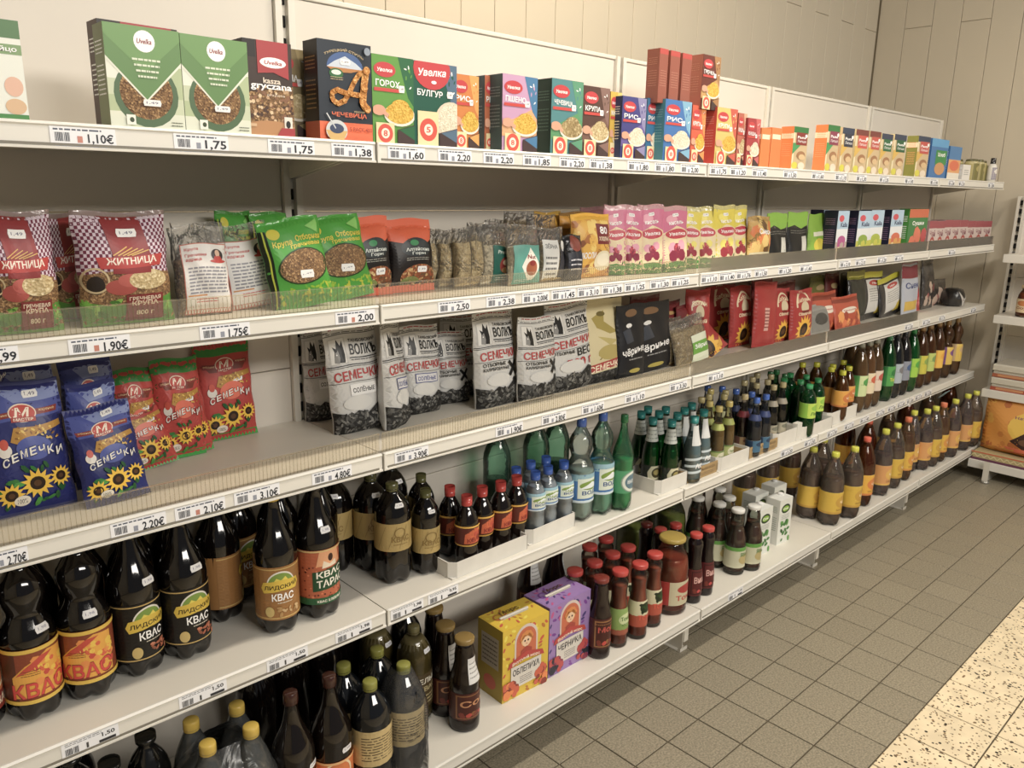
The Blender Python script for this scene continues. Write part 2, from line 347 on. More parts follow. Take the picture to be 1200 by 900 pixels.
shown('baseboard_right', Geo().box(4.485, 4.5, -4.5, .56, 0, .09, 'skirting').mesh('baseboard_right'), kind='structure')

# ---------------------------------------------------------------- shelving
BAYS = [(-1.25, 0., 'leftmost tall bay of cream metal shelving, kvass bottles and blue seed bags on it'),
        (0., 1.25, 'widest bay of cream metal shelving, newspaper-print seed bags and yellow carton box on it'),
        (1.25, 2.25, 'middle bay of cream metal shelving, green mineral water bottles in trays on it'),
        (2.25, 3.25, 'cream metal shelving bay with lidded tea bottles on bottom and fourth shelf'),
        (3.25, 4.25, 'farthest bay of cream metal shelving, next to the board-clad right wall')]
LIP = {'s1': .041, 's2': .041, 's3': .041, 's4': .041, 's5': .0415}
for bi, (x0, x1, lab) in enumerate(BAYS):
    top = 2.039 if bi else 2.6
    R = bpy.data.objects.new('shelving_bay', None); COL.objects.link(R); R.location = (x0, 0, 0)
    R['label'] = lab; R['category'] = 'shelving'; R['group'] = 'cream metal shelving along the left wall'
    wd = x1-x0
    zs = [.09, .341, .741, 1.141, 1.541, top] if bi else [.09, .341, .741, 1.141, 1.541, 2.039, top]
    for a, b in zip(zs, zs[1:]): shown('back_panel', Geo().box(.026, wd-.026, .0, .02, a+.0012, b-.0012, 'panel', bev=.002).mesh('back_panel'), R)
    shown('top_trim', Geo().box(.02, wd-.02, -.004, .03, top, top+.012, 'metal', bev=.002).mesh('top_trim'), R)
    def upright(xx):
        a, b, c = (0, .008, .025) if xx == 0 else (wd, wd-.008, wd-.025)
        g = Geo().box(min(b, c), max(b, c), -.012, .045, 0, top+.01, 'metal').box(min(a, b), max(a, b), .004, .045, 0, top+.01, 'metal')
        z = .12; e = .005 if xx == 0 else -.005
        while z < top: g.box(min(a, a+e), max(a, a+e), -.001, .0045, z, z+.026, 'slot'); z += .05
        return g.mesh('upright')
    shown('upright', upright(0.), R)
    shown('upright', upright(wd), R)
    for s in ('s1', 's2', 's3', 's4', 's5'):
        z = SZ[s]; D = .481 if s == 's5' else .375
        g = Geo(); g.box(.0015, wd-.0015, -D, -.002, z-.004, z, 'metal'); g.box(.004, wd-.004, -D+.004, -D+.03, z-.035, z-.004, 'metal'); g.box(.004, wd-.004, -.03, -.012, z-.03, z-.004, 'metal')
        for q in (.33, .66): g.box(.02, wd-.02, -D*q-.012, -D*q+.012, z-.016, z-.004, 'metal')
        sh = shown('shelf', g.mesh('shelf'), R)
        L = LIP[s]
        pr = Geo().prism([(-D+.001, z+.0015), (-D-.004, z+.0015), (-D-.007, z-.003), (-D-.0045, z-.006), (-D-.0055, z-L+.005), (-D-.009, z-L+.004), (-D-.009, z-L), (-D+.001, z-L)], .003, wd-.003, 'rail')
        pr.box(.012, wd-.012, -D-.0068, -D-.0050, z-L+.0045, z-L+.0095, 'rail_grey'); pr.box(.0005, .005, -D-.0097, -D, z-L, z+.0008, 'rail')
        shown('price_rail', pr.mesh('price_rail'), sh)
        if s in ('s2', 's3'):
            g = Geo(); h = .047; y = -D+.004
            if s == 's2' or bi < 4:
                g.box(.004, wd-.004, y, y+.0012, z, z+h, 'acrylic', '#f6f1e6'); g.box(.004, wd-.004, y-.0015, y+.003, z+h-.0012, z+h+.0012, 'acrylic', '#fff8e8')
                n = int(wd/.0088) if bi < 2 else 0
                for i in range(n): xx = .006+i*(wd-.012)/n; g.box(xx, xx+.0010, y-.0012, y, z+.002, z+h-.002, 'acrylic', '#f0eada')
                shown('riser_strip', g.mesh('riser_strip'), sh, label='clear ribbed plastic riser strip')
        for xx in ([.006, wd-.0095] if True else []):
            if s != 's5': shown('bracket', Geo().prism([(-.01, z-.005), (-.34, z-.005), (-.34, z-.02), (-.012, z-.075)], xx, xx+.0035, 'metal').mesh('bracket'), sh)
    # base feet
    for xx in (([.046, wd] if bi == 0 else [wd])):
        g = Geo().box(xx-.045, xx+.0, -.44, .0, .0, .003, 'metal').box(xx-.03, xx-.027, -.44, 0, 0, .128, 'metal').box(xx-.027, xx-.002, -.4445, -.44, .035, .128, 'metal').box(xx-.045, xx-.002, -.443, -.44, 0, .012, 'metal')
        ft = shown('base_foot', g.mesh('base_foot'), R)
        shown('levelling_screw', Geo().lathe([(.012, .003), (.012, .006), (.004, .0065), (.004, .03), (.009, .031), (.009, .037)], 'steel', seg=12, cx=xx-.015, cy=-.41).mesh('levelling_screw'), ft)

# ---------------------------------------------------------------- price tags
def tag_proto(w_, txt, euro, style):
    a = Art(w_, .035); a.rect(0, 0, 1, 1, '#eceef4')
    big = w_ > .05
    if style == 'k':
        a.lines(2, .06, .78, .7, .97, '#444b55', .35, len(txt)); a.barcode(.06, .28, .30, .66, '#30343a', 5, 12); a.rect(.42, .3, .46, .62, '#444444')
        a.text(txt, .70, .56, .93, .84, '#1c1c22'); a.rect(.64, .28, .94, .44, '#2c2c33'); a.lines(1, .06, .08, .4, .2, '#666666', .35)
    else:
        a.lines(1, .05, .8, .78, .95, '#4b5568', .5, len(txt)); a.barcode(.07, .34, .30, .74, '#3a3f4a', 5, 12); a.rect(.40, .3, .48, .6, '#c07a6a' if 'c' in style else '#8f95a5')
        a.text(txt+('€' if euro else ''), .56, .24, .96, .74, '#20242e'); a.lines(1, .06, .06, .9, .18, '#7a8090', .3)
    g = Geo().box(-w_/2, w_/2, -.0008, 0, 0, .035, 'print', '#eceef4')
    return proto('price_tag', 'price tag', g.mesh('price_tag'), [part('printed_text', a.geo(lambda u, v, o: ((u-.5)*w_, -.0008-o, v*.035), eps=.00008).mesh('printed_text'))])
TAGS = {
 's1': [(-0.574,0.100,'1,10',1,'c'), (-0.377,0.100,'1,75',0,'n'), (-0.198,0.100,'1,75',0,'n'), (-0.059,0.100,'1,38',0,'n'), (0.079,0.100,'1,60',0,'n'), (0.216,0.100,'2,20',0,'n'), (0.353,0.100,'2,20',0,'n'), (0.484,0.100,'1,85',0,'n'), (0.616,0.100,'2,20',0,'n'), (0.734,0.100,'1,38',0,'n'), (0.898,0.100,'1,80',0,'n'), (1.025,0.100,'1,80',0,'n'), (1.155,0.100,'2,00',0,'n'), (1.315,0.100,'1,75',0,'n'), (1.433,0.100,'1,20',0,'n'), (1.570,0.100,'1,40',0,'n'), (1.784,0.100,'1,50',0,'n'), (1.998,0.100,'1,60',0,'n'), (2.192,0.100,'1,10',0,'n'), (2.380,0.100,'1,30',0,'n'), (2.605,0.100,'1,25',0,'n'), (2.880,0.100,'1,45',0,'n'), (3.182,0.100,'1,90',0,'n'), (3.416,0.083,'2,00',0,'n'), (3.562,0.087,'2,50',0,'n'), (4.026,0.100,'2,80',0,'n')],
 's2': [(-0.747,0.079,'1,99',0,'n'), (-0.583,0.100,'1.90',1,'c'), (-0.357,0.100,'1.75',1,'n'), (-0.064,0.100,'2,00',0,'c'), (0.214,0.100,'2,50',0,'n'), (0.367,0.100,'2,38',0,'n'), (0.491,0.100,'2,00',1,'n'), (0.599,0.096,'1,45',0,'n'), (0.702,0.094,'3,10',0,'n'), (0.806,0.093,'1,38',0,'n'), (0.912,0.100,'1,25',0,'n'), (1.035,0.100,'1,30',0,'n'), (1.143,0.098,'1,25',0,'n'), (1.308,0.100,'1,10',0,'n'), (1.417,0.100,'1,40',0,'n'), (1.524,0.100,'1,76',0,'n'), (1.642,0.089,'1,50',0,'n'), (1.816,0.100,'1,20',0,'n'), (1.979,0.100,'1,60',0,'n'), (2.321,0.100,'2,10',0,'n'), (2.468,0.100,'2,10',0,'n'), (2.689,0.100,'1,20',0,'n'), (2.879,0.100,'1,10',0,'n'), (3.566,0.100,'1,50',0,'n')],
 's3': [(-0.768,0.071,'2.70',1,'n'), (-0.549,0.100,'2.20',1,'n'), (-0.432,0.100,'2.10',1,'c'), (-0.313,0.100,'3.10',1,'n'), (-0.136,0.100,'4.80',1,'n'), (0.082,0.100,'3.90',1,'n'), (0.404,0.100,'1.90',1,'n'), (0.576,0.100,'2.80',1,'n'), (0.743,0.100,'1.60',1,'n'), (0.942,0.100,'1,10',0,'n'), (1.173,0.100,'3,50',0,'n'), (1.395,0.100,'1,10',0,'n'), (3.114,0.100,'1,50',0,'n'), (3.342,0.100,'2,90',0,'n'), (3.563,0.087,'1,75',0,'n'), (4.051,0.086,'1,00',0,'n')],
 's4': [(-0.673,0.100,'1,50',0,'k'), (-0.457,0.100,'1,50',0,'k'), (-0.266,0.100,'1,50',0,'k'), (-0.094,0.100,'1,98',0,'k'), (0.062,0.100,'1,98',0,'k'), (0.177,0.100,'0,95',0,'k'), (1.978,0.100,'1,20',0,'n'), (2.177,0.100,'1,50',0,'n'), (2.384,0.100,'1,50',0,'n'), (2.555,0.097,'1,10',0,'n'), (2.719,0.100,'1,40',0,'n'), (2.898,0.100,'1,70',0,'n'), (3.035,0.094,'1,90',0,'n'), (3.153,0.098,'1,60',0,'n'), (3.269,0.090,'1,80',0,'n'), (3.384,0.094,'1,15',0,'n'), (3.515,0.098,'1,35',0,'n')],
 's5': [(1.480,0.100,'1,20',0,'k')]}
SHN = {'s1': 'top', 's2': 'second', 's3': 'third', 's4': 'fourth', 's5': 'bottom'}
for s, L in TAGS.items():
    D = .481 if s == 's5' else .375
    for i, (x, w_, t, e, st) in enumerate(L):
        put(tag_proto(w_, t, e, st), x, -D-.0056 if s != 's5' else -D-.0056, SZ[s]-.0405, 0, f'white price tag reading {t}, {ORD[i]} from the left on {SHN[s]} shelf rail', f'price tags on the {SHN[s]} shelf rail', lean=-.03)

# ================================================================ product kinds
# ---------------------------------------------------------------- cartons
def carton(name, W, H, D, col, front, side=None, top=None, sidecol=None, cat='box'):
    g = Geo(); c2 = sidecol or col; e = .0012
    g.add([(-W/2, -D/2, 0), (W/2, -D/2, 0), (W/2, D/2, 0), (-W/2, D/2, 0), (-W/2, -D/2, H), (W/2, -D/2, H), (W/2, D/2, H), (-W/2, D/2, H)], [(0, 3, 2, 1), (0, 1, 5, 4), (2, 3, 7, 6)], 'print', col)
    g.add([(-W/2, -D/2, 0), (W/2, -D/2, 0), (W/2, D/2, 0), (-W/2, D/2, 0), (-W/2, -D/2, H), (W/2, -D/2, H), (W/2, D/2, H), (-W/2, D/2, H)], [(4, 5, 6, 7), (1, 2, 6, 5), (3, 0, 4, 7)], 'print', c2)
    g.box(-W/2+.004, W/2-.004, -D/2+.002, -.001, H, H+.0006, 'print', c2); g.box(-W/2+.004, W/2-.004, .001, D/2-.002, H, H+.0006, 'print', c2)
    ps = [part('front_print', front.geo(f_front(W, H, D)).mesh('front_print'))]
    if side: ps.append(part('side_print', side.geo(f_left(W, H, D)).mesh('side_print')))
    if top: ps.append(part('top_print', top.geo(f_top(W, H, D), off=.0009).mesh('top_print')))
    return proto(name, cat, g.mesh(name), ps)
def side_lines(D, H, col, ink='#ffffff', seed=2, band=None):
    a = Art(D, H)
    if band: a.rect(0, band[0], 1, band[1], band[2])
    a.lines(7, .15, .3, .85, .62, ink, .3, seed if seed not in (38, 34) else seed+3); a.lines(4, .15, .7, .85, .85, ink, .35, seed+1); return a
def a_green(W, H, variant=0):
    a = Art(W, H)
    R = random.Random(4)
    for i in range(4):
        for j in range(6): a.rect(i/4, j/6*.95, (i+1)/4, (j+1)/6*.95, R.choice(['#c9d3b4', '#dfe4d2', '#b3c398', '#e9ecdf']), same=(i+j > 0))
    a.ell(.5, .34, .43, col='#4d6b48'); a.ell(.5, .36, .355, m='buckwheat', col='#7a5a3a')
    a.poly([(0, 1), (1, 1), (1, .66), (.62, .36), (.5, .27), (.38, .36), (0, .66)], '#e8ecdc'); a.poly([(0, 1), (1, 1), (1, .69), (.5, .29), (0, .69)], '#5f8a4d')
    a.poly([(.0, 1), (1, 1), (1, .9), (.5, .55), (0, .9)], '#6d9a58')
    a.ell(.52, .86, .14, col='#ffffff'); a.text('Uvelka', .42, .835, .62, .885, '#8a1c2c', slant=.2)
    for k in range(4): a.lines(1, .34+.02*k, .66-.055*k, .72-.02*k, .7-.055*k, '#dfe9d2', .5, k)
    a.sticker(.56, .26, .22, .04); a.rect(.2, .03, .32, .13, '#eef0e6'); a.ell(.27, .08, .03, .025, '#3a4a30'); a.lines(2, .8, .03, .96, .09, '#44503c'); return a
def a_kasha(W, H):
    a = Art(W, H); a.rect(0, 0, 1, 1, '#3b2a24'); a.rect(0, .82, .25, 1, '#231a18'); a.poly([(.0, .45), (1, .55), (1, .12), (0, .12)], '#6b4a34', m='buckwheat')
    a.scatter(90, .02, .16, .98, .55, .035, ['#c9a37a', '#8b5f40', '#e2c7a0', '#4a3024'], 3); a.ell(.5, .05, .62, .12, '#b98552')
    a.poly([(.28, 1), (.92, 1), (.92, .62), (.6, .68), (.28, .66)], '#a8232c'); a.ell(.6, .78, .27, .055, '#ffffff'); a.text('Uvelka', .42, .758, .79, .80, '#a8232c', slant=.2)
    a.text('kasza', .38, .56, .74, .62, '#e9dccb'); a.text('gryczana', .12, .48, .97, .55, '#ffffff'); a.text('prażona', .45, .42, .82, .46, '#e9dccb', False)
    a.rect(.0, .1, .2, .13, '#d8b48a'); a.poly([(.6, .0), (1, .02), (1, .1), (.72, .1)], '#a8232c'); a.rect(.78, .1, .95, .22, '#e7e2d8'); a.ell(.86, .14, .05, .04, '#222222'); return a
def a_lentil(W, H):
    a = Art(W, H); a.rect(0, 0, 1, 1, '#27303c'); a.rect(0, 0, 1, .19, '#e8632a'); a.text('ТУРЕЦКИЙ СТИЛЬ', .12, .90, .85, .935, '#c9b48a', bend=.06)
    a.ell(.5, .74, .34, .16, '#3f5f96', a0=0, a1=math.pi); a.poly([(.16, .74), (.3, .80), (.5, .86), (.7, .80), (.84, .74)], '#c8d2e0'); a.poly([(.16, .74), (.3, .69), (.6, .7), (.84, .74)], '#b97a3a')
    a.ell(.33, .68, .13, .05, '#2f6b3a'); a.ell(.33, .69, .09, .025, '#dfe9df'); a.sticker(.5, .8, .17, .035); a.lines(2, .22, .61, .45, .65, '#c9b48a')
    # big letter made of lentils
    P = [((.52, .32), (.64, .32), (.9, .73), (.77, .73)), ((.75, .73), (.92, .73), (.83, .3), (.67, .3))]
    def stroke(pts, t, c, m='print'):
        for i in range(len(pts)-1): a.line(*pts[i], *pts[i+1], t, c); a.L[-1] = (a.L[-1][0], a.L[-1][1], m, a.L[-1][3])
    s1 = [(.88, .73), (.76, .70), (.66, .62), (.56, .50), (.46, .41), (.34, .375), (.24, .41), (.23, .48), (.33, .515), (.48, .49), (.60, .485), (.76, .48)]; s2 = [(.88, .74), (.83, .56), (.80, .40), (.88, .345)]
    stroke(s1, .085, '#e0a55a', 'lentil'); stroke(s2, .13, '#e0a55a', 'lentil')
    for q in s1: a.ell(q[0], q[1], .0425, col='#e0a55a', m='lentil', n=10)
    for q in s2: a.ell(q[0], q[1], .065, col='#e0a55a', m='lentil', n=12)
    a.text('ЧЕЧЕВИЦА', .2, .235, .86, .29, '#e8632a'); a.text('красная', .62, .29, .82, .315, '#c9b48a', False)
    a.ell(.28, .10, .2, .11, '#cfd4d8'); a.poly([(.08, .1), (.48, .1), (.4, 0), (.16, 0)], '#d9b26a'); a.ell(.28, .12, .13, .05, '#3d4a6a'); a.line(.1, .27, .26, .12, .02, '#cfd4d8'); a.text('5 PACK 400', .52, .10, .95, .145, '#b03a1c'); a.ell(.89, .93, .06, col='#8c98a8'); return a
def a_uv(W, H, base, acc, title, bowl, big=False, num='8', sub='#c8342c', logo='#c42530', mid=None):
    """box with oval red logo, title, bowl of grain and small bag pictured low at left"""
    a = Art(W, H); a.rect(0, 0, 1, 1, base)
    if mid: a.poly([(0, .35), (1, .62), (1, .2), (0, .2)], mid)
    a.poly([(.62, 1), (1, 1), (1, .45), (.86, .55), (.72, .8)], acc); a.scatter(7, .8, .62, .95, .95, .05, ['#ffffff', acc, base], 5, el=.4)
    if big: a.ell(.42, .92, .42, .24, logo); a.text('Увелка', .1, .84, .74, .93, '#ffffff', slant=.15, rise=.02); a.ell(.46, .77, .06, .02, '#ffffff')
    else: a.ell(.3, .84, .26, .085, logo); a.text('Увелка', .12, .815, .48, .86, '#ffffff', slant=.2)
    y = .62 if big else .67
    a.text(title, .08, y-.02, .66, y+.055, '#ffffff', rise=-.01)
    if not big: a.rect(.04, y-.075, .66, y-.035, sub)
    a.sticker(.7 if not big else .83, .64, .12, .05)
    if big: a.ell(.86, .32, .38, .24, '#d8cdb8'); a.ell(.88, .33, .33, .21, '#cbb58c', m=bowl)
    else: a.ell(.64, .34, .38, .13, '#efe8da'); a.ell(.64, .36, .35, .12, '#cbb58c', m=bowl); a.ell(.66, .44, .22, .08, '#cbb58c', m=bowl); a.ell(.14, .38, .16, .06, '#d9a184'); a.line(.14, .4, .36, .32, .08, '#d9a184')
    a.poly([(.58, .17), (1, .24), (1, 0), (.58, 0)], '#4a3a3a'); a.poly([(.62, .17), (1, .23), (1, .06)], acc)
    a.rect(.06 if not big else .08, 0, .5 if not big else .55, .24 if not big else .42, '#ead9a8'); cx = .28 if not big else .32; cy = .12 if not big else .2
    a.ell(cx, cy, .18 if not big else .2, col='#d5412c'); a.ell(cx, cy, .1, col='#f4ead8'); a.text(num, cx-.05, cy-.035, cx+.05, cy+.035, '#d5412c'); return a
def a_small(W, H, c1, c2, c3, flap='#2f7a40'):
    a = Art(W, H); a.rect(0, 0, 1, 1, '#cdb48a'); a.rect(0, .0, .1, 1, '#efe2bd'); a.poly([(0, .62), (0, .35), (.62, .62)], c3); a.rect(.0, .86, 1, 1, flap); a.rect(.2, .58, .95, .87, c1)
    a.text('Pasta', .28, .73, .86, .79, '#ffffff'); a.text('Лапша', .28, .64, .86, .7, '#ffffff', False); a.ell(.6, .34, .3, .1, '#a3744c'); a.ell(.66, .3, .22, .07, '#d8b98a'); a.ell(.2, .1, .2, .08, '#d6d03c'); a.ell(.66, .09, .24, .09, '#e8d9c4'); a.ell(.85, .8, .08, .04, '#ffffff'); return a
# ---------------------------------------------------------------- pouches
def pouch(name, W, H, T, col, front, kind='pillow', matn='foil', seed=0, seal=.05, sealcol=None, wr=.0022, back=None, clear_top=None, cat='bag', nu=18, nv=24, edge=.010, topnarrow=0., extra=()):
    R = random.Random(seed); ph = [(R.uniform(3, 9), R.uniform(3, 9), R.uniform(0, 6.3)) for _ in range(5)]
    def th(u, v):
        if v > 1-seal or (kind == 'pillow' and v < seal): k = .0
        else:
            if kind == 'doy': t = (v)/(1-seal); k = (1-t**1.7)*.86+.14*math.sin(math.pi*min(1, t)); k *= min(1., (.5+v*7)); k = min(k, 1)
            else: t = (v-seal)/(1-2*seal); k = math.sin(math.pi*t)**.5
        e = max(0., 1-abs(2*u-1)**3.2)**.65
        w_ = sum(math.sin(a*u*2+b*v*1.4+c) for a, b, c in ph)/5
        return T/2*k*e+wr*w_*(.35+min(1, k*2))*min(1, 6*min(u, 1-u)+.1)+.0008
    def xs(u, v):
        n = 1-topnarrow*v-.035*math.sin(math.pi*v)*(kind == 'pillow'); return (u-.5)*W*n+.0014*math.sin(v*19+seed)*(abs(2*u-1)**4)
    def zs(u, v): return v*H+.0025*math.sin(u*7+seed)*v
    g = Geo(); vs = []; 
    for sgn in (-1, 1):
        for j in range(nv+1):
            for i in range(nu+1): u = i/nu; v = j/nv; vs.append((xs(u, v), sgn*th(u, v)*(1 if sgn < 0 else .9), zs(u, v)))
    N = (nu+1)*(nv+1)
    def q(i, j, o): return o+j*(nu+1)+i
    body = []; seals = []; clr = []
    for j in range(nv):
        dst = clr if (clear_top and j/nv >= clear_top) else (seals if (sealcol and (j+.5)/nv > 1-seal) else body)
        for i in range(nu): dst.append((q(i, j, 0), q(i+1, j, 0), q(i+1, j+1, 0), q(i, j+1, 0))); dst.append((q(i+1, j, N), q(i, j, N), q(i, j+1, N), q(i+1, j+1, N)))
        for i, f in ((0, 1), (nu, 0)):
            a, b, c, d = q(i, j, 0), q(i, j+1, 0), q(i, j+1, N), q(i, j, N); dst.append((a, b, c, d) if f else (d, c, b, a))
    body += [tuple(q(i, 0, 0) for i in range(nu+1))[::-1]+tuple(q(i, 0, N) for i in range(nu+1))]
    g.add(vs, body, matn, col, True)
    if seals: g.add(vs, seals, matn, sealcol, True)
    if clr: g.add(vs, clr, 'film', '#f4f2ee', True)
    if back: g.add([(p[0]*.93, p[1]*.9, p[2]*.9) for p in vs], body, back, '#ffffff', True)
    ps = []
    if front: ps.append(part('front_print', front.geo(lambda u, v, o: (xs(u, v), -th(u, v)-o-.0004, zs(u, v)), edge=edge, eps=.00012).mesh('front_print')))
    return proto(name, cat, g.mesh(name), ps+list(extra))
def a_zhit(W, H):
    a = Art(W, H); n = 34; T = []
    a.rect(.0, .42, 1, .96, '#d9c9d6')
    for i in range(n):
        for j in range(18):
            if (i+j) % 2: x = i/n; y = .42+j*.03; T += [[(x, y), (x+1/n, y), (x+1/n, y+.03)], [(x, y), (x+1/n, y+.03), (x, y+.03)]]
    a._p(T, '#6e2340'); a.poly([(0, 0), (1, 0), (1, .45), (.5, .5), (0, .45)], '#8c7a62', m='buckwheat'); a.poly([(0, 0), (1, 0), (1, .26), (.8, .17), (.5, .2), (.2, .15), (0, .22)], '#4f8a2e')
    a.scatter(12, .04, .05, .96, .24, .07, ['#6fae3a', '#3c7426', '#86b84a'], 5, k=6, el=.4); a.ell(.14, .36, .09, .08, '#2a211c'); a.ring(.14, .40, .14, .02, '#c9b48a'); a.ell(.4, .34, .17, .07, '#a8443c'); a.ell(.5, .4, .14, .06, '#b5524a'); a.ell(.7, .4, .22, .09, '#a39272', m='oats')
    a.poly([(.26, .96), (.68, .96), (.76, .60), (.74, .46), (.32, .46), (.34, .60)], '#8a2024'); a.poly([(.2, .5), (.86, .52), (.9, .62), (.16, .6)], '#b02a26'); a.text('ЖИТНИЦА', .26, .53, .82, .605, '#f2e8da', rise=.015)
    for k in range(5): a.line(.34+.05*k, .62, .5+.06*k, .70-.01*k, .012, '#d2a84e')
    a.sticker(.52, .82, .2, .045); a.rect(.44, .03, .86, .27, '#7c1f22'); a.text('КРУПА', .5, .17, .8, .21, '#e8d8c0'); a.text('ГРЕЧНЕВАЯ', .47, .215, .83, .25, '#e8d8c0'); a.text('800 г', .55, .08, .75, .125, '#e8d8c0'); return a
def a_clearlabel(W, H):
    a = Art(W, H); a.rect(.12, .02, .97, .80, '#c26a58'); a.rect(.135, .03, .955, .79, '#e6e3e0'); a.text('Крупа', .18, .715, .42, .755, '#c0302a'); a.text('Гречневая', .18, .65, .56, .69, '#c0302a'); a.text('ядрица', .18, .60, .45, .635, '#c0302a')
    a.ell(.76, .67, .12, .07, '#3a3338'); a.ell(.76, .69, .05, .04, '#e0b8a0'); a.poly([(.66, .60), (.86, .60), (.82, .66), (.70, .66)], '#c0302a'); a.ell(.76, .6, .15, .02, '#c0302a')
    a.lines(8, .2, .24, .9, .55, '#8d8d96', .45, 7); a.lines(2, .3, .14, .7, .2, '#c0302a', .3); a.rect(.16, .22, .5, .235, '#c98a4a'); return a
def a_greenbag(W, H):
    a = Art(W, H); a.rect(0, 0, 1, .96, '#3f9a2c'); a.rect(0, .0, .1, .9, '#12210f'); a.rect(.045, 0, .065, .9, '#b9c430'); a.scatter(60, .1, .04, .98, .24, .04, ['#8fb81e', '#b8c02a', '#5da828'], 2, k=6, el=.4)
    a.ell(.55, .46, .42, .2, '#1c3a12'); a.ell(.55, .46, .395, .185, '#8a7050', m='buckwheat'); a.ell(.2, .86, .1, .06, '#c8c02a'); a.text('Крупа', .14, .70, .44, .78, '#d8c832', slant=.1); a.text('Отборная', .5, .72, .94, .8, '#d8c832'); a.text('гречневая', .4, .66, .9, .71, '#d8c832')
    a.sticker(.56, .38, .2, .055, rise=-.02); a.poly([(.72, .88), (.9, .8), (.95, .96)], '#7fc25c'); return a
def a_orange(W, H):
    a = Art(W, H); a.rect(0, .7, 1, 1, '#d4511c'); a.rect(0, .0, 1, .72, '#1c1616'); a.poly([(0, .72), (.3, .66), (.5, .74), (.8, .66), (1, .74), (1, .8), (0, .8)], '#d4511c')
    a.ell(.55, .6, .34, .13, '#2a3338'); a.ell(.5, .66, .1, .04, '#2f8a55'); a.text('Алтайские', .3, .55, .84, .6, '#dfe6e2'); a.text('Горы', .42, .49, .72, .54, '#dfe6e2'); a.lines(2, .3, .42, .8, .47, '#b8b8b0')
    a.ell(.6, .2, .42, .17, '#a8684a', m='mix'); a.ell(.4, .14, .2, .07, '#7c8a4a'); a.rect(0, 0, 1, .1, '#d4511c'); a.sticker(.64, .3, .2, .05); return a
def a_teal(W, H, rot=False):
    a = Art(W, H); a.poly([(.3, .03), (1, .03), (1, .6), (.3, .64)], '#1f6458'); a.text('Premium', .42, .5, .9, .56, '#d8e2da', slant=.2); a.ell(.68, .32, .2, .14, '#8a2a24'); a.ell(.68, .36, .12, .05, '#e2d2b8')
    a.ell(.68, .24, .14, .05, '#b98a5a'); a.lines(2, .4, .07, .9, .13, '#cfe0d8'); return a
def a_diamond(W, H):
    a = Art(W, H); a.rect(.1, .02, .98, .66, '#5aa397'); a.poly([(.55, .62), (.95, .3), (.6, .02), (.3, .3)], '#f0ece2'); a.ell(.62, .28, .18, .13, '#a85a34'); a.ell(.62, .36, .1, .05, '#8a2020'); a.text('Nut', .45, .43, .72, .5, '#8a2a24'); a.lines(2, .15, .05, .5, .1, '#eaf4f0'); return a
def a_whitelab(W, H):
    a = Art(W, H); a.rect(.08, .05, .62, .78, '#d9d9d6'); a.text('ЗЁРНА', .14, .62, .56, .72, '#55585c'); a.lines(4, .14, .1, .55, .5, '#777777', .4); a.rect(.66, .05, .98, .6, '#3a3a42'); a.ell(.82, .65, .1, .1, '#f2f2ee'); return a
def a_yellow80(W, H):
    a = Art(W, H); a.rect(0, 0, 1, .9, '#d79a26'); a.scatter(60, .02, .05, .98, .85, .09, ['#e6b23c', '#b06a1c', '#f0cf6a', '#8a4a18'], 8, k=6); a.rect(.52, .52, .9, .84, '#7a1a20'); a.text('80', .6, .68, .82, .8, '#ffffff'); a.text('хлопья', .56, .57, .86, .64, '#f0dcc0')
    a.ell(.7, .26, .26, .16, '#e9dfc0'); a.ell(.7, .28, .2, .1, '#f4ecd4'); a.rect(.0, .9, 1, 1, '#e8b21c'); a.text('МЮСЛИ', .1, .3, .46, .4, '#ffffff'); return a
def a_doy(W, H, c, c2, ttl='Увелка', fruit='#8a1c40'):
    a = Art(W, H); a.rect(0, 0, 1, .93, c); a.poly([(.05, .0), (.95, 0), (.95, .62), (.5, .7), (.05, .6)], '#ecd9b0'); a.poly([(.0, 0), (1, 0), (1, .12), (.5, .17), (0, .14)], '#3f8a36'); a.scatter(10, .05, .04, .95, .2, .09, ['#2c6b2a', '#66a83a', '#1f5424'], 4, k=6, el=.4)
    a.ell(.5, .58, .4, .075, '#c32a44'); a.text(ttl, .2, .555, .8, .61, '#ffffff', slant=.15); a.scatter(9, .3, .22, .7, .42, .11, [fruit, c2, '#c8324a'], 9, k=7); a.ell(.35, .8, .2, .07, c2); a.text('кисель', .24, .72, .76, .77, '#ffffff'); a.sticker(.5, .86, .2, .03); return a
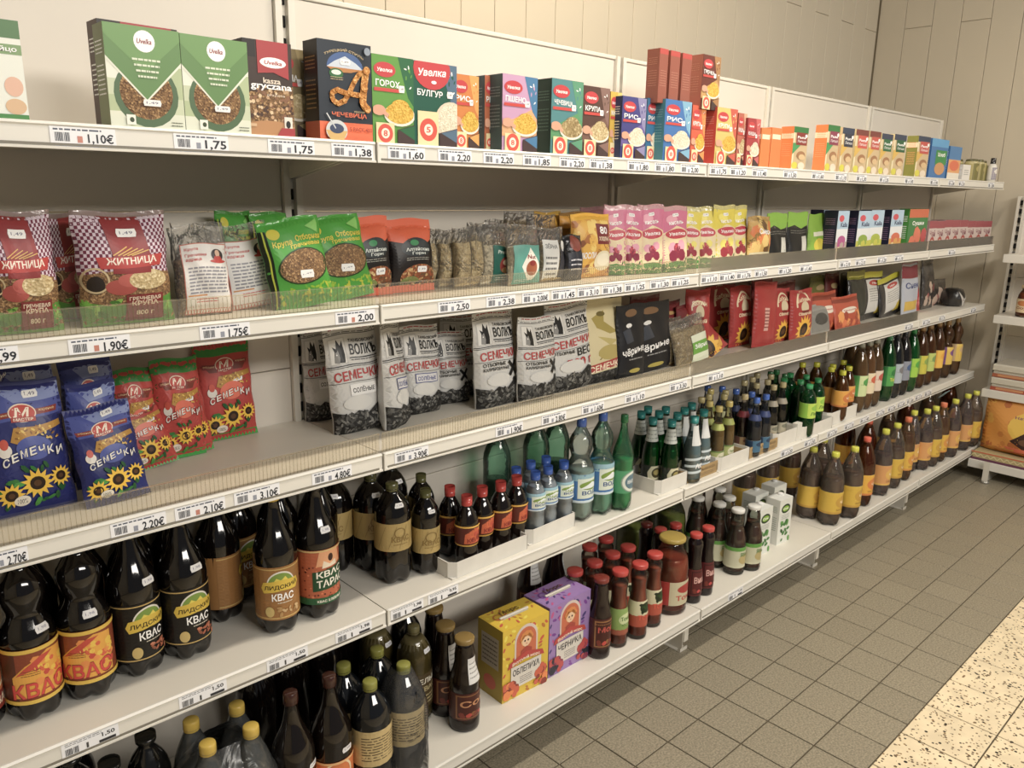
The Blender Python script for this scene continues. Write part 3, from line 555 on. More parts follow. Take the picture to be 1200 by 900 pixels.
def a_seedblue(W, H, base='#18236e', top='#7f8fc4', red=False, big=True, salt=False):
    a = Art(W, H); a.rect(0, .0, 1, 1, base)
    if red: a.rect(0, .86, 1, 1, '#2f8a36'); a.rect(0, 0, 1, .07, '#2f9a3a'); a.poly([(.1, .78), (.9, .78), (.8, .70), (.2, .70)], '#7a3020')
    else:
        a.poly([(0, .93), (1, .97), (1, .74), (0, .70)], '#3f4ea0'); a.poly([(.2, .95), (1, .97), (1, .86), (.4, .84)], top); a.rect(0, .0, 1, .03, '#121a55')
    if salt: a.poly([(0, .93), (0, .8), (.1, .8), (.36, .97), (.26, 1)], '#19257a'); a.text('с солью', .04, .88, .3, .92, '#ffffff', rise=.1)
    a.poly([(.08, .77), (.92, .8), (.9, .755), (.1, .73)], '#8a2a24'); a.text('отборные', .12, .745, .3, .77, '#f0d0a0', False); a.text('жареные', .68, .765, .88, .788, '#f0d0a0', False)
    a.ell(.48, .765, .17, .07, '#f0dcc8'); a.ell(.48, .765, .155, .06, '#c23428'); a.text('М', .39, .735, .56, .805, '#fff2e0', slant=.2); a.rect(.33, .70, .63, .735, '#a82a20'); a.text('МАСТЕР', .36, .707, .60, .728, '#fff2e0')
    a.sticker(.62 if not red else .68, .9 if not red else .6, .17, .035, .01)
    # gold sheaf of seeds
    a.poly([(.28, .56), (.34, .66), (.6, .66), (.92, .69), (.93, .645), (.62, .60), (.42, .52)], '#b9872a'); a.scatter(34, .32, .56, .9, .665, .025, ['#e6c65a', '#8a5a1c', '#d9a83a'], 6, el=.5)
    a.ell(.55, .50, .22, .09, '#4656a8' if not red else '#e2674a'); a.ell(.2, .5, .08, .05, '#e9e4dc'); a.ell(.2, .55, .05, .04, '#c8442c')
    for k, ch in enumerate('СЕМЕЧКИ' if not red else 'СЕМЕЧКИ'):
        u = k/6; x = .15+u*.66; y = .385+.05*math.sin(math.pi*u*.9)+.03*u; a.text(ch, x-.005, y-.006, x+.085, y+.068, '#111a4a' if not red else '#5a0c10', rise=.012); a.text(ch, x, y, x+.08, y+.062, '#f4f1ea', rise=.012)
    a.scatter(20, .1, .08, .95, .37, .07, ['#2f7a34', '#1c5a2a', '#4a9a3c'], 7, k=6, el=.45)
    for cx, cy, r in ((.2, .17, .17), (.82, .26, .15), (.52, .235, .21)): a.flower(cx, cy, r)
    a.ell(.32, .12, .1, .04, '#e8e0d0'); a.text('100%', .26, .1, .38, .135, '#555555', False); return a
def a_wolf(W, H, sort=0, seed=1):
    a = Art(W, H); a.rect(0, 0, 1, 1, '#cfcfcd'); a.rect(0, .955, 1, .965, '#2a2a2a'); a.rect(0, .925, 1, .932, '#4a4a4a'); a.lines(1, .05, .935, .95, .95, '#555555', .5); a.lines(1, .1, .97, .9, .99, '#a02a2a', .6)
    a.rect(.05, .66, .36, .9, '#c0c0bf'); a.rect(.07, .67, .34, .89, '#dededc')
    # head in profile
    a.poly([(.12, .68), (.14, .78), (.11, .83), (.17, .80), (.2, .89), (.26, .82), (.3, .87), (.32, .74), (.3, .67)], '#1b1b1c'); a.poly([(.12, .68), (.15, .77), (.2, .79), (.22, .72), (.2, .67)], '#8a8a8a'); a.ell(.17, .75, .012, col='#f2f2f2')
    a.text('ТАМБОВСКИЙ', .42, .845, .94, .885, '#1c1c1c'); a.text('ВОЛКЪ', .42, .73, .94, .83, '#111111'); a.rect(.4, .70, .96, .71, '#333333'); a.lines(1, .42, .675, .94, .695, '#666666', .5)
    a.rect(0, .64, 1, .648, '#222222'); a.rect(0, .625, 1, .63, '#222222')
    a.text('СЕМЕЧКИ', .07, .51, .95, .60, '#b3262a', rise=.02); a.rect(0, .485, 1, .49, '#444444')
    if sort == 0: a.rect(.22, .36, .8, .465, '#2f3d86'); a.rect(.235, .368, .785, .457, '#d6d6da'); a.text('СОЛЁНЫЕ', .27, .385, .75, .44, '#2f3d86')
    elif sort == 1: a.text('ОТБОРНЫЕ', .1, .435, .62, .475, '#1c1c1c'); a.text('КАЛИБРОВАННЫЕ', .1, .39, .7, .425, '#1c1c1c'); a.line(.70, .47, .92, .32, .07, '#161616'); a.line(.92, .47, .70, .32, .07, '#161616'); a.ell(.85, .27, .06, .025, '#1c1c1c')
    elif sort == 2: a.text('ОТБОРНЫЕ', .06, .435, .5, .475, '#1c1c1c'); a.text('ВЕС', .55, .39, .95, .48, '#111111'); a.text('500 г', .3, .27, .95, .37, '#b3262a')
    else: a.rect(.3, .36, .8, .465, '#e9e9e9'); a.text('СОЛЁНЫЕ', .34, .385, .77, .44, '#303030')
    a.ell(.42, .29, .27, .07, '#d6d6d3'); a.poly([(0, 0), (1, 0), (1, .2), (.8, .26), (.6, .18), (.4, .22), (.2, .16), (0, .22)], '#2a2a2a', m='seeds'); a.scatter(130, .02, .01, .98, .2, .042, ['#4a4a48', '#83827e', '#1a1a1a', '#626260'], seed, k=6, el=.45); return a
def a_cream(W, H):
    a = Art(W, H); a.rect(0, 0, 1, 1, '#d4c9a0'); a.poly([(.2, .78), (.5, .86), (.45, .74), (.8, .60), (.6, .58), (.3, .66)], '#a5954a'); a.ell(.42, .82, .1, .03, '#6b5f2c'); a.poly([(.3, .56), (.8, .5), (.6, .44)], '#bcae6c'); a.text('%', .3, .28, .52, .36, '#8c7a3a'); a.ell(.6, .36, .3, .09, '#b3a35e')
    a.poly([(0, .22), (1, .3), (1, .2), (0, .13)], '#a82a28'); a.text('СЕМЕЧКИ', .1, .16, .9, .24, '#f2e6cc', rise=.06); a.poly([(0, 0), (1, 0), (1, .17), (0, .12)], '#33302c', m='seeds'); return a
def a_black(W, H):
    a = Art(W, H); a.rect(0, 0, 1, 1, '#15161c'); a.ell(.5, .88, .2, .05, '#7a5a3a'); a.ell(.38, .72, .1, .03, '#e8e8e8'); a.text('чёрные', .12, .30, .9, .43, '#f4f4f4', rise=.05); a.lines(1, .3, .24, .8, .28, '#9a9a9a', .4); a.ell(.5, .1, .2, .03, '#b0a040'); a.poly([(.15, .65), (.4, .7), (.5, .5), (.25, .48)], '#3a404c'); return a
def a_redsun(W, H, plain=False):
    a = Art(W, H); a.rect(0, 0, 1, 1, '#a81f1e'); 
    if plain: a.rect(.3, .25, .5, .6, '#d8a8a0'); a.lines(6, .3, .28, .5, .58, '#7a2020', .4); return a
    a.ring(.45, .72, .3, .05, '#e8d8b8', a0=.3, a1=3.4); a.ell(.5, .66, .18, .12, '#d6c8a8'); a.text('Бабкины', .2, .78, .8, .86, '#f2e2c0', bend=.04); a.text('семечки', .22, .5, .8, .56, '#f2e2c0'); a.rect(.35, .55, .65, .6, '#7a1414'); a.flower(.5, .2, .36, '#f0b81c', '#2a1a14', 15); a.poly([(.7, .1), (.95, .3), (.85, .05)], '#d8a020'); return a
def a_orangebag(W, H):
    a = Art(W, H); a.rect(0, 0, 1, 1, '#bf4a26'); a.rect(0, .8, 1, .92, '#8c3018'); a.ell(.5, .55, .3, .1, '#f0e6d8'); a.text('Орешки', .26, .52, .74, .58, '#b02a1c'); a.scatter(18, .1, .08, .9, .4, .09, ['#e2763a', '#f0a050', '#a83a1c'], 4, k=6); return a
def a_stripwhite(W, H):
    a = Art(W, H); a.rect(0, .88, 1, 1, '#c8c424'); a.rect(.18, .12, .86, .84, '#dcdcda'); a.ell(.52, .76, .25, .06, '#c0392f'); a.text('Мак', .4, .735, .64, .78, '#ffffff'); a.lines(6, .25, .36, .8, .66, '#9a9a98', .35); a.poly([(.55, .1), (.86, .1), (.86, .34), (.66, .28)], '#cdb52c'); return a
# ---------------------------------------------------------------- bottles and jars
def prof(pts, R, H): return [(R*r, H*z) for z, r in pts]
def rad(pts, R, H):
    zs = [H*z for z, r in pts]; rs = [R*r for z, r in pts]; return lambda z: float(np.interp(z, zs, rs))
P_LONG = [(0, .62), (.012, .80), (.035, .93), (.06, .97), (.08, 1), (.10, 1), (.115, .985), (.50, .985), (.515, 1), (.56, 1), (.61, .95), (.66, .83), (.71, .66), (.76, .50), (.81, .40), (.87, .32), (.93, .29), (.94, .34), (.945, .29), (.955, .27)]
P_BULB = [(0, .62), (.012, .80), (.035, .93), (.06, .98), (.09, 1), (.115, .985), (.47, .985), (.485, 1), (.52, .97), (.56, .86), (.60, .70), (.625, .64), (.65, .68), (.70, .80), (.75, .84), (.80, .78), (.84, .62), (.88, .44), (.92, .31), (.94, .34), (.945, .29), (.955, .27)]
P_ROUND = [(0, .62), (.012, .80), (.035, .93), (.06, .98), (.09, 1), (.4, 1), (.405, .985), (.62, .985), (.64, 1), (.72, .98), (.79, .86), (.85, .66), (.90, .42), (.93, .32), (.945, .36), (.95, .29), (.965, .28)]
P_WAIST = [(0, .6), (.012, .78), (.04, .94), (.09, 1), (.28, .98), (.34, .9), (.38, .98), (.58, .98), (.62, 1), (.70, .95), (.78, .78), (.85, .55), (.90, .38), (.935, .34), (.94, .38), (.945, .3), (.96, .3)]
P_GLASS = [(0, .85), (.01, .97), (.04, 1), (.50, 1), (.57, .96), (.64, .82), (.70, .62), (.76, .47), (.84, .39), (.93, .36), (.935, .42), (.955, .42), (.96, .36)]
P_BORJ = [(0, .85), (.01, .97), (.04, 1), (.42, .98), (.52, .9), (.62, .74), (.72, .58), (.82, .47), (.93, .40), (.96, .38)]
P_JUICE = [(0, .85), (.01, .97), (.04, 1), (.13, 1), (.14, .97), (.44, .97), (.45, 1), (.56, .94), (.66, .74), (.74, .64), (.82, .64), (.87, .60), (.9, .56), (.96, .56)]
P_TOM = [(0, .85), (.01, .97), (.04, 1), (.32, 1), (.42, .94), (.54, .82), (.64, .74), (.74, .76), (.83, .84), (.88, .82), (.92, .62), (.955, .6)]
P_JAR = [(0, .86), (.01, .97), (.05, 1), (.60, 1), (.72, .93), (.82, .76), (.88, .62), (.96, .6)]
P_TEA = [(0, .6), (.012, .78), (.04, .95), (.10, 1), (.12, .98), (.42, .98), (.44, 1), (.52, 1), (.62, .97), (.72, .86), (.80, .68), (.87, .48), (.92, .35), (.94, .39), (.945, .31), (.96, .31)]
def bottle(name, pts, R, H, glass, shell='#ffffff', liquid=None, lmat='fluid', fill=.8, cap='#222222', caph=.045, capr=None, lobes=0, label=None, lz=(.12, .5), span=6.2832, lcol=None, a0=0., cat='bottle', seg=22, extra=None, capmat='gloss', labmat='print', ribs=True):
    fn = (lambda a, z: 1-.34*max(0, 1-z/(H*.125))**.8*(.5+.5*math.cos(lobes*a))**1.5) if lobes else None
    g = Geo().lathe(prof(pts, R, H), glass, shell, seg=seg*(2 if lobes and R > .04 and seg > 18 else 1), fn=fn)
    ps = []; rf = rad(pts, R, H)
    if liquid:
        zz = [p for p in pts if p[0] <= fill and p[0] > .004]; L = [(.55*R, .006)]+[(max(.002, rf(z*H)-.0022), z*H+.004) for z, r in zz[1:]]+[(max(.002, rf(fill*H)-.0022), fill*H)]
        ps.append(part('drink', Geo().lathe(L, lmat, liquid, seg=seg, fn=fn).mesh('drink')))
    cr = capr or R*.33; zc = pts[-1][0]*H-(.012 if cr < .02 else .004)
    cg = Geo().lathe([(cr, zc), (cr*1.03, zc+.002), (cr*1.03, zc+caph*.28), (cr*.98, H-.0012), (cr*.9, H)], capmat, cap, seg=16 if R > .03 else 12, fn=(lambda a, z: 1+.02*math.cos(16*a)) if ribs and seg > 18 else None)
    ps.append(part('cap', cg.mesh('cap')))
    if label is not None:
        z0, z1 = lz[0]*H, lz[1]*H
        lg = Geo(); n = 3; lg.lathe([(rf(z0+(z1-z0)*i/n)+.0004, z0+(z1-z0)*i/n) for i in range(n+1)], labmat, lcol or '#ffffff', seg=seg, caps=False)
        label.geo(f_cyl(lambda z: rf(z), z0, z1, span, a0), edge=.009, g=lg); ps.append(part('label', lg.mesh('label')))
    if extra:
        for nm, art, za, zb, sp, aa in extra:
            ps.append(part(nm, art.geo(f_cyl(lambda z: rf(z), za*H, zb*H, sp, aa), edge=.008).mesh(nm)))
    return proto(name, cat, g.mesh(name), ps)
def sticker_art(): 
    a = Art(.03, .014); a.poly([(.06, 0), (.94, 0), (1, .5), (.94, 1), (.06, 1), (0, .5)], '#e8e8ea'); a.text('1,98', .2, .3, .8, .7, '#8888a0', False); return a
def l_kvas_fire(W, H):
    a = Art(W, H); a.rect(0, 0, 1, 1, '#8a3a18'); a.rect(.0, 0, .25, 1, '#5a2a18'); a.poly([(.2, .12), (.2, .5), (.35, .7), (.6, .9), (.82, .86), (.82, .1)], '#e8a524'); a.scatter(26, .45, .3, .82, .85, .045, ['#d9541c', '#f0c63a', '#c8341c', '#e98c2c'], 3, k=6)
    a.poly([(.24, .52), (.34, .66), (.52, .84), (.66, .86), (.4, .6)], '#c8361c'); a.lines(3, .3, .5, .5, .62, '#7a4a18', .3); a.text('КВАС', .18, .1, .8, .4, '#7a1410', rise=.04); a.text('КВАС', .19, .12, .79, .39, '#d42a1c', rise=.04); a.rect(0, .93, 1, 1, '#e3bd3c'); a.rect(0, 0, 1, .07, '#e3bd3c'); return a
def l_lida(W, H, base='#151210', t2='#ffffff'):
    a = Art(W, H); a.rect(0, 0, 1, 1, base); a.rect(0, .95, 1, .97, '#c8a860'); a.rect(0, .03, 1, .05, '#c8a860')
    a.ell(.5, .66, .165, .26, '#e8e4da', a0=0, a1=math.pi); a.ell(.5, .66, .15, .23, '#7a9a3c', a0=0, a1=math.pi); a.poly([(.4, .7), (.45, .8), (.5, .74), (.55, .82), (.6, .7)], '#e3d24a'); a.poly([(.27, .62), (.3, .72), (.5, .76), (.7, .74), (.72, .64), (.68, .54), (.5, .56), (.3, .52)], '#d9b92c')
    a.text('ЛИДСКИЙ', .31, .58, .69, .69, '#2a1a10', rise=.02); a.text('КВАС', .39, .37, .64, .51, t2); a.lines(1, .45, .31, .62, .35, '#d8d0c0', .4); a.ell(.36, .17, .05, .1, '#c9b06a'); a.scatter(14, .46, .08, .7, .26, .03, ['#a85a3a', '#c87a5a', '#8a4a30'] if base == '#151210' else ['#c8a878', '#b08850'], 3, k=6, el=.5); return a
def l_taras(W, H):
    a = Art(W, H); a.rect(0, 0, 1, 1, '#b5582e'); a.scatter(120, .0, .06, 1, .7, .012, ['#7a2c1c', '#d97a4a', '#5a2418'], 4, k=6); a.poly([(.4, .98), (.62, .98), (.66, .7), (.36, .7)], '#e2a070'); a.ell(.52, .84, .03, .07, '#3a1c14'); a.poly([(.44, .8), (.5, .7), (.58, .78), (.6, .68), (.42, .66)], '#e8d8c0')
    a.poly([(.32, .6), (.72, .68), (.72, .3), (.32, .24)], '#1c4a2c'); a.text('КВАС', .36, .5, .68, .62, '#f0ece0', rise=.04); a.text('ТАРАС', .36, .32, .7, .46, '#f0ece0', rise=.04); a.rect(0, 0, 1, .12, '#1f5a34'); a.text('КВАС ХЛЕБНЫЙ', .36, .03, .66, .09, '#f0ece0'); a.rect(0, .97, 1, 1, '#d8b878'); return a
def l_tan(W, H, ink='#8a7038'):
    a = Art(W, H); a.rect(0, 0, 1, 1, '#b39a5c'); 
    for k in range(7): a.line(.1+.13*k, .1, .2+.13*k, .9, .008, '#9a8248')
    a.ring(.5, .66, .07, .012, ink); a.text('КВАС', .4, .34, .62, .55, ink); a.lines(1, .42, .22, .6, .28, ink, .4); return a
def l_orange(W, H):
    a = Art(W, H); a.rect(0, 0, 1, 1, '#d4702a'); a.ring(.5, .7, .2, .03, '#f0d8b0'); a.ell(.45, .6, .1, .12, '#4a7a34'); a.poly([(.2, .0), (.8, .0), (.7, .3), (.3, .3)], '#8a2a1c'); a.text('КВАС', .36, .08, .66, .24, '#f4e6c8'); a.rect(0, .95, 1, 1, '#e8b878'); return a
def l_back(W, H, bg='#c8b078'):
    a = Art(W, H); a.rect(0, 0, 1, 1, bg); a.lines(9, .3, .15, .72, .85, '#5a4a30', .35, 5); a.rect(.1, .3, .22, .8, '#e8e2d2'); a.barcode(.11, .35, .21, .75); return a
def l_small(W, H):
    a = Art(W, H); a.rect(0, 0, 1, 1, '#5a1c12'); a.poly([(.28, .15), (.3, .6), (.5, .88), (.74, .8), (.74, .15)], '#c8541c'); a.scatter(16, .36, .3, .7, .8, .04, ['#e8a23a', '#b83a1c', '#8a2a14'], 2, k=6); a.text('КВАС', .34, .22, .7, .44, '#8a1410', rise=.06); a.rect(0, .92, 1, 1, '#d8a83a'); a.rect(0, 0, 1, .08, '#d8a83a'); return a
def l_water(W, H):
    a = Art(W, H); a.rect(0, 0, 1, 1, '#2f6fb0'); a.rect(0, .76, 1, 1, '#8fb8c8'); a.rect(.3, .15, .66, .85, '#d9e4d8'); a.ell(.48, .6, .16, .16, '#7a9a3c'); a.poly([(.32, .5), (.48, .72), (.66, .5)], '#e8f0f4'); a.text('ВОДА', .35, .25, .62, .42, '#1c4a8a'); a.rect(0, 0, 1, .08, '#cfe0ea'); a.lines(5, .72, .2, .92, .7, '#cfe0ea', .4); return a
def l_oval(W, H):
    a = Art(W, H); a.ell(.5, .5, .2, .48, '#8fa89a'); a.ell(.5, .5, .18, .44, '#dfe6dc'); a.ell(.5, .5, .14, .34, '#5a7a8a'); a.text('НАРЗАН', .4, .42, .6, .6, '#e8eef0'); return a
def l_borj(W, H):
    a = Art(W, H); a.poly([(.36, 0), (.64, 0), (.66, .6), (.6, .96), (.4, .96), (.34, .6)], '#d2cfae'); a.ell(.5, .55, .09, .3, '#4a4428'); a.ell(.5, .58, .06, .16, '#a89a5a'); a.lines(1, .4, .06, .6, .18, '#4a4428', .5); return a
def l_wavy(W, H):
    a = Art(W, H)
    for k in range(3): a.poly([(.2, .15+.28*k), (.5, .22+.28*k), (.8, .12+.28*k), (.8, .22+.28*k), (.5, .32+.28*k), (.2, .25+.28*k)], '#cfdde4')
    a.text('Аква', .38, .4, .62, .62, '#ffffff'); return a
def l_lemon(W, H, c='#b8c07a', c2='#6b8a3c'):
    a = Art(W, H); a.rect(0, 0, 1, 1, c); a.ell(.5, .5, .14, .4, '#e4dfc0'); a.text('Лимонад', .4, .4, .6, .6, c2); a.rect(0, .9, 1, 1, c2); return a
def l_plain(W, H, c, c2, t='', ink='#ffffff'):
    a = Art(W, H); a.rect(0, 0, 1, 1, c); a.rect(.3, .0, .7, 1, c2); a.ell(.5, .68, .13, .2, c)
    if t: a.text(t, .36, .2, .64, .42, ink)
    return a
def l_tea(W, H, c='#e0a51e', c2='#d07a24'):
    a = Art(W, H); a.rect(0, 0, 1, 1, c); a.rect(0, 0, 1, .1, c2); a.ell(.5, .55, .16, .3, c2); a.text('ЧАЙ', .42, .45, .58, .66, '#fff0d0'); a.rect(.62, .25, .7, .75, '#f4f0e0'); a.barcode(.625, .3, .695, .7, n=8); a.lines(2, .36, .15, .6, .25, '#8a4a14', .4); return a
def l_fruit(W, H, bg, frame, c1, t, ink='#f0e0d0'):
    a = Art(W, H); a.rect(0, 0, 1, 1, bg); a.rect(.28, .06, .72, .94, frame); a.rect(.3, .1, .7, .9, bg); a.text(t, .33, .52, .67, .76, ink, rise=.05); a.scatter(12, .34, .15, .66, .45, .035, [c1, frame, '#7a2a1c'], 4, k=7); return a
def l_tomato(W, H, green=False):
    a = Art(W, H); a.rect(0, 0, 1, 1, '#b3482c' if not green else '#a3543a'); a.rect(0, .45 if not green else .2, 1, 1, '#cfcaa8' if not green else '#8aa85a')
    if green: a.ell(.5, .6, .15, .22, '#c8d4a0'); a.text('Томат', .38, .55, .62, .7, '#4a7a2c'); a.lines(2, .4, .35, .6, .45, '#4a7a2c', .4)
    else: a.ell(.5, .74, .13, .2, '#24341c'); a.scatter(8, .4, .6, .6, .9, .05, ['#2c4a20', '#1c2a14'], 3, k=6, el=.5); a.text('Томат', .34, .3, .66, .5, '#d8482c', rise=.04)
    return a

# ================================================================ top shelf: cartons
z1 = SZ['s1']
def cb(q, D, art, col, label, side='#6d6a60', name='cereal_box', z=z1, ink='#ffffff', rz=0., topc=None, group=None, band=None, sa=None, ta=None, cat='box', dy=0.):
    x, y, w_, h = q
    return put(carton(name, w_, h, D, col, art(w_, h), sa(D, h) if sa else side_lines(D, h, side, ink, len(label), band), ta, side, cat), x, y+D/2+dy, z, rz, label, group)
def a_egg(W, H):
    a = Art(W, H); a.rect(0, 0, 1, 1, '#e8ece4'); a.rect(0, .82, 1, 1, '#4e7a4a'); a.rect(0, .66, 1, .76, '#7fa06c'); a.ell(.8, .34, .16, .1, '#e2b49c'); a.ell(.8, .14, .18, .08, '#d9b48c'); a.rect(0, 0, 1, .06, '#3f8a3f'); a.text('Яйцо', .5, .68, .92, .74, '#ffffff'); return a
cb((-0.688,-0.368,0.081,0.148), .05, a_egg, '#e8ece4', 'white and green carton cut off at the left edge of the top shelf', side='#c9d3c4')
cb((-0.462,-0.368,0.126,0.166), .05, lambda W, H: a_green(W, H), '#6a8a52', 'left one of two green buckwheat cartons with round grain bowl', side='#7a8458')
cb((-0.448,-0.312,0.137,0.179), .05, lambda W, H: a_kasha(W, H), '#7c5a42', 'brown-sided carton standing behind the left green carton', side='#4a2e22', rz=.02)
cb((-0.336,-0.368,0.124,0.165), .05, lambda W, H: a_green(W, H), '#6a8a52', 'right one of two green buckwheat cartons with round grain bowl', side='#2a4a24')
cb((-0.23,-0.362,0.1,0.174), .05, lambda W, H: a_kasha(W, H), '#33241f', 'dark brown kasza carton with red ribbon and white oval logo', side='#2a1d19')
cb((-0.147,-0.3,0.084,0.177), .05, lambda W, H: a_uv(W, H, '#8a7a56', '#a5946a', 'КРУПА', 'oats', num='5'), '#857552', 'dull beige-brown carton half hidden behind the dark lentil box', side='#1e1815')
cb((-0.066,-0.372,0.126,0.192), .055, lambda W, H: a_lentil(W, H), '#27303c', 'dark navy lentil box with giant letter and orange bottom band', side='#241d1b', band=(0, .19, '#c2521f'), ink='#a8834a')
cb((0.056,-0.366,0.108,0.18), .05, lambda W, H: a_uv(W, H, '#5e9a3f', '#2a6a44', 'ГОРОХ', 'peas'), '#4c8a3a', 'bright green split pea box with oval red logo', side='#2a5a34')
cb((0.171,-0.366,0.123,0.179), .05, lambda W, H: a_uv(W, H, '#1f5a4a', '#54708a', 'БУЛГУР', 'rice', big=True, num='5'), '#1f5a4a', 'dark teal bulgur box with large red half-round logo', side='#1c4438')
cb((0.291,-0.33,0.079,0.17), .05, lambda W, H: a_uv(W, H, '#d07a2a', '#e8a04a', 'РИС', 'peas'), '#c8702a', 'orange box set back beside the bulgur box', side='#8a4a1c')
cb((0.354,-0.345,0.008,0.173), .06, lambda W, H: Art(W, H).rect(0, 0, 1, 1, '#b5623a'), '#b5623a', 'slim grey-sided box turned edge-on, left of the pink box', side='#56686e', ink='#9ab0b4') if 0 else cb((0.387,-0.32,0.056,0.178), .06, lambda W, H: a_uv(W, H, '#b5623a', '#8a4a2a', 'РИС', 'rice'), '#b5623a', 'grey-sided box with rust front, just left of the pink box', side='#56686e', ink='#9ab0b4')
cb((0.435,-0.366,0.119,0.18), .055, lambda W, H: a_uv(W, H, '#c79ac0', '#3f7aa8', 'ПШЕНО', 'peas', mid='#e0a878'), '#b98ab4', 'pink and orange shaded box with grey-green side', side='#4c6468', ink='#8ea4a8')
cb((0.606,-0.366,0.12,0.187), .055, lambda W, H: a_uv(W, H, '#4f8a90', '#5a9a7a', 'ЧЕЧЕВИЦА', 'beans', mid='#5a9a6a'), '#4f8a90', 'blue-green lentil box with dark green side', side='#1f3a30', ink='#5a7a6a')
cb((0.721,-0.366,0.108,0.181), .055, lambda W, H: a_uv(W, H, '#5a3f38', '#8a6a62', 'КРУПА', 'oats', mid='#7a5a50'), '#5a3f38', 'brown grain box right beside the blue-green one', side='#3a2c28')
cb((0.834,-0.34,0.048,0.18), .055, lambda W, H: a_uv(W, H, '#d8b23a', '#e6cc6a', 'МАНКА', 'peas'), '#d8b23a', 'narrow yellow box strip between brown and violet boxes', side='#a8862a')
cb((0.885,-0.366,0.108,0.169), .055, lambda W, H: a_uv(W, H, '#3f3f86', '#8a86b4', 'РИС', 'rice', mid='#6a5aa0'), '#3f3f86', 'dark violet-blue rice box with white bowl', side='#2f3f6a')
cb((1.032,-0.33,0.083,0.179), .055, lambda W, H: a_uv(W, H, '#2f6f9a', '#4a8ab0', 'РИС', 'rice'), '#2f6f9a', 'blue-sided box squeezed left of the bright blue one', side='#2c5f80', ink='#5a90b0')
cb((1.097,-0.366,0.134,0.178), .055, lambda W, H: a_uv(W, H, '#2f6fb4', '#7ab0d0', 'РИС', 'rice'), '#2f6fb4', 'bright blue rice box below the stacked brown boxes', side='#3f8a9a', ink='#7ab4bc')
cb((1.23,-0.35,0.074,0.175), .055, lambda W, H: a_uv(W, H, '#d4502a', '#e88a3a', 'КРУПА', 'peas'), '#d4502a', 'red-orange box between bright blue and yellow boxes', side='#a83a20')
cb((1.366,-0.366,0.12,0.177), .06, lambda W, H: a_uv(W, H, '#d8bf6a', '#c8503a', 'КРУПА', 'peas'), '#d8bf6a', 'pale yellow box with plain red side', side='#d1381f', ink='#e89080')
cb((1.486,-0.35,0.053,0.171), .055, lambda W, H: a_uv(W, H, '#b8604a', '#d8a88a', 'КАША', 'oats'), '#b8604a', 'thin brick-red and beige box strip by the pale yellow box', side='#8a3a2a')
cb((1.545,-0.36,0.082,0.158), .05, lambda W, H: a_uv(W, H, '#a82a34', '#c85a5a', 'КАША', 'rice'), '#a82a34', 'crimson box left of the three orange-sided boxes', side='#8a2028')
# brown boxes standing on top of the others
zt = [.0]
for i, (xl, xr, yt, nm) in enumerate(((774,783,70,'leftmost'), (788,797,68,'second'), (802,811,68,'third'))):
    q = [(1.024,-0.355,0.041,0.286), (1.08,-0.355,0.047,0.297), (1.14,-0.355,0.048,0.306)][i]
    o = cb((q[0], q[1], q[2], .15), .045, lambda W, H: Art(W, H).rect(0, 0, 1, 1, '#96503f').rect(0, .9, 1, 1, '#b83a34').lines(7, .15, .3, .85, .62, '#b87a66'), '#8a4636', f'{nm} brown-sided box of four stacked up on the blue boxes', side='#96503f', z=z1+.166, ink='#c07a62', group='brown boxes stacked on the blue boxes', dy=0)
cb((1.273,-0.355,0.098,0.317[:3] if 0 else (1.273,-0.355,0.098,0.317)) [:3]+(.16,), .075, lambda W, H: a_uv(W, H, '#6a3026', '#a87a4a', 'ГРЕЧКА', 'peas', mid='#c89a5a'), '#5a2a1c', 'rightmost brown buckwheat box stacked on top, its picture front showing', side='#a85c48', z=z1+.166, ink='#c07a62', group='brown boxes stacked on the blue boxes')
# small pasta cartons
SB = [((1.625,-0.362,0.063,0.132), 'orange', '#c8501c', 'first of three plain orange box ends beside the crimson box'),
      ((1.697,-0.362,0.071,0.137), 'orange', '#c8501c', 'second of three plain orange box ends beside the crimson box'),
      ((1.872,-0.362,0.108,0.151), 'brown', '#8a2c28', 'orange-sided pasta box with dark red title, left of a gap'),
      ((2.13,-0.362,0.1,0.174), 'brown', '#8a3450', 'orange-sided pasta box with plum title, right of the gap'),
      ((2.257,-0.362,0.105,0.172), 'x', '#33384a', 'pale pasta box with dark slate title'),
      ((2.386,-0.362,0.119,0.173), 'x', '#c8483a', 'left one of two pasta boxes with coral red title'),
      ((2.51,-0.362,0.108,0.174), 'x', '#c0483c', 'right one of two pasta boxes with coral red title'),
      ((2.633,-0.362,0.114,0.171), 'x', '#2a6a44', 'pasta box with green title and blue flap, left of two'),
      ((2.773,-0.362,0.129,0.176), 'x', '#24603c', 'pasta box with green title and dark flap, right of two'),
      ((3.047,-0.362,0.143,0.184), 'x', '#c04038', 'pasta box with red title and olive side')]
for q, kd, c, lb in SB:
    sd = '#e8761c' if kd != 'x' else '#d8c89a'
    if 'olive' in lb: sd = '#8a8a3c'
    if 'title' not in lb: cb(q, .05, lambda W, H: Art(W, H).rect(0, 0, 1, 1, '#e8761c').rect(.1, .72, .9, .84, '#f4e2c4'), '#e8761c', lb, side='#e8761c', name='pasta_box', band=(.72, .84, '#f4e2c4'), ink='#f09040', group='small pasta boxes on the top shelf')
    else: cb(q, .05, lambda W, H, c=c: a_small(W, H, c, '#fff', '#3f9a5a' if kd != 'x' else '#d8b04a', flap='#2f7a40' if kd != 'x' else '#33405a' if 'coral' not in lb else '#7a3a34'), '#d8c8a0', lb, side=sd, name='pasta_box', band=(.72, .84, '#f4e2c4'), ink='#f0a060', group='small pasta boxes on the top shelf')
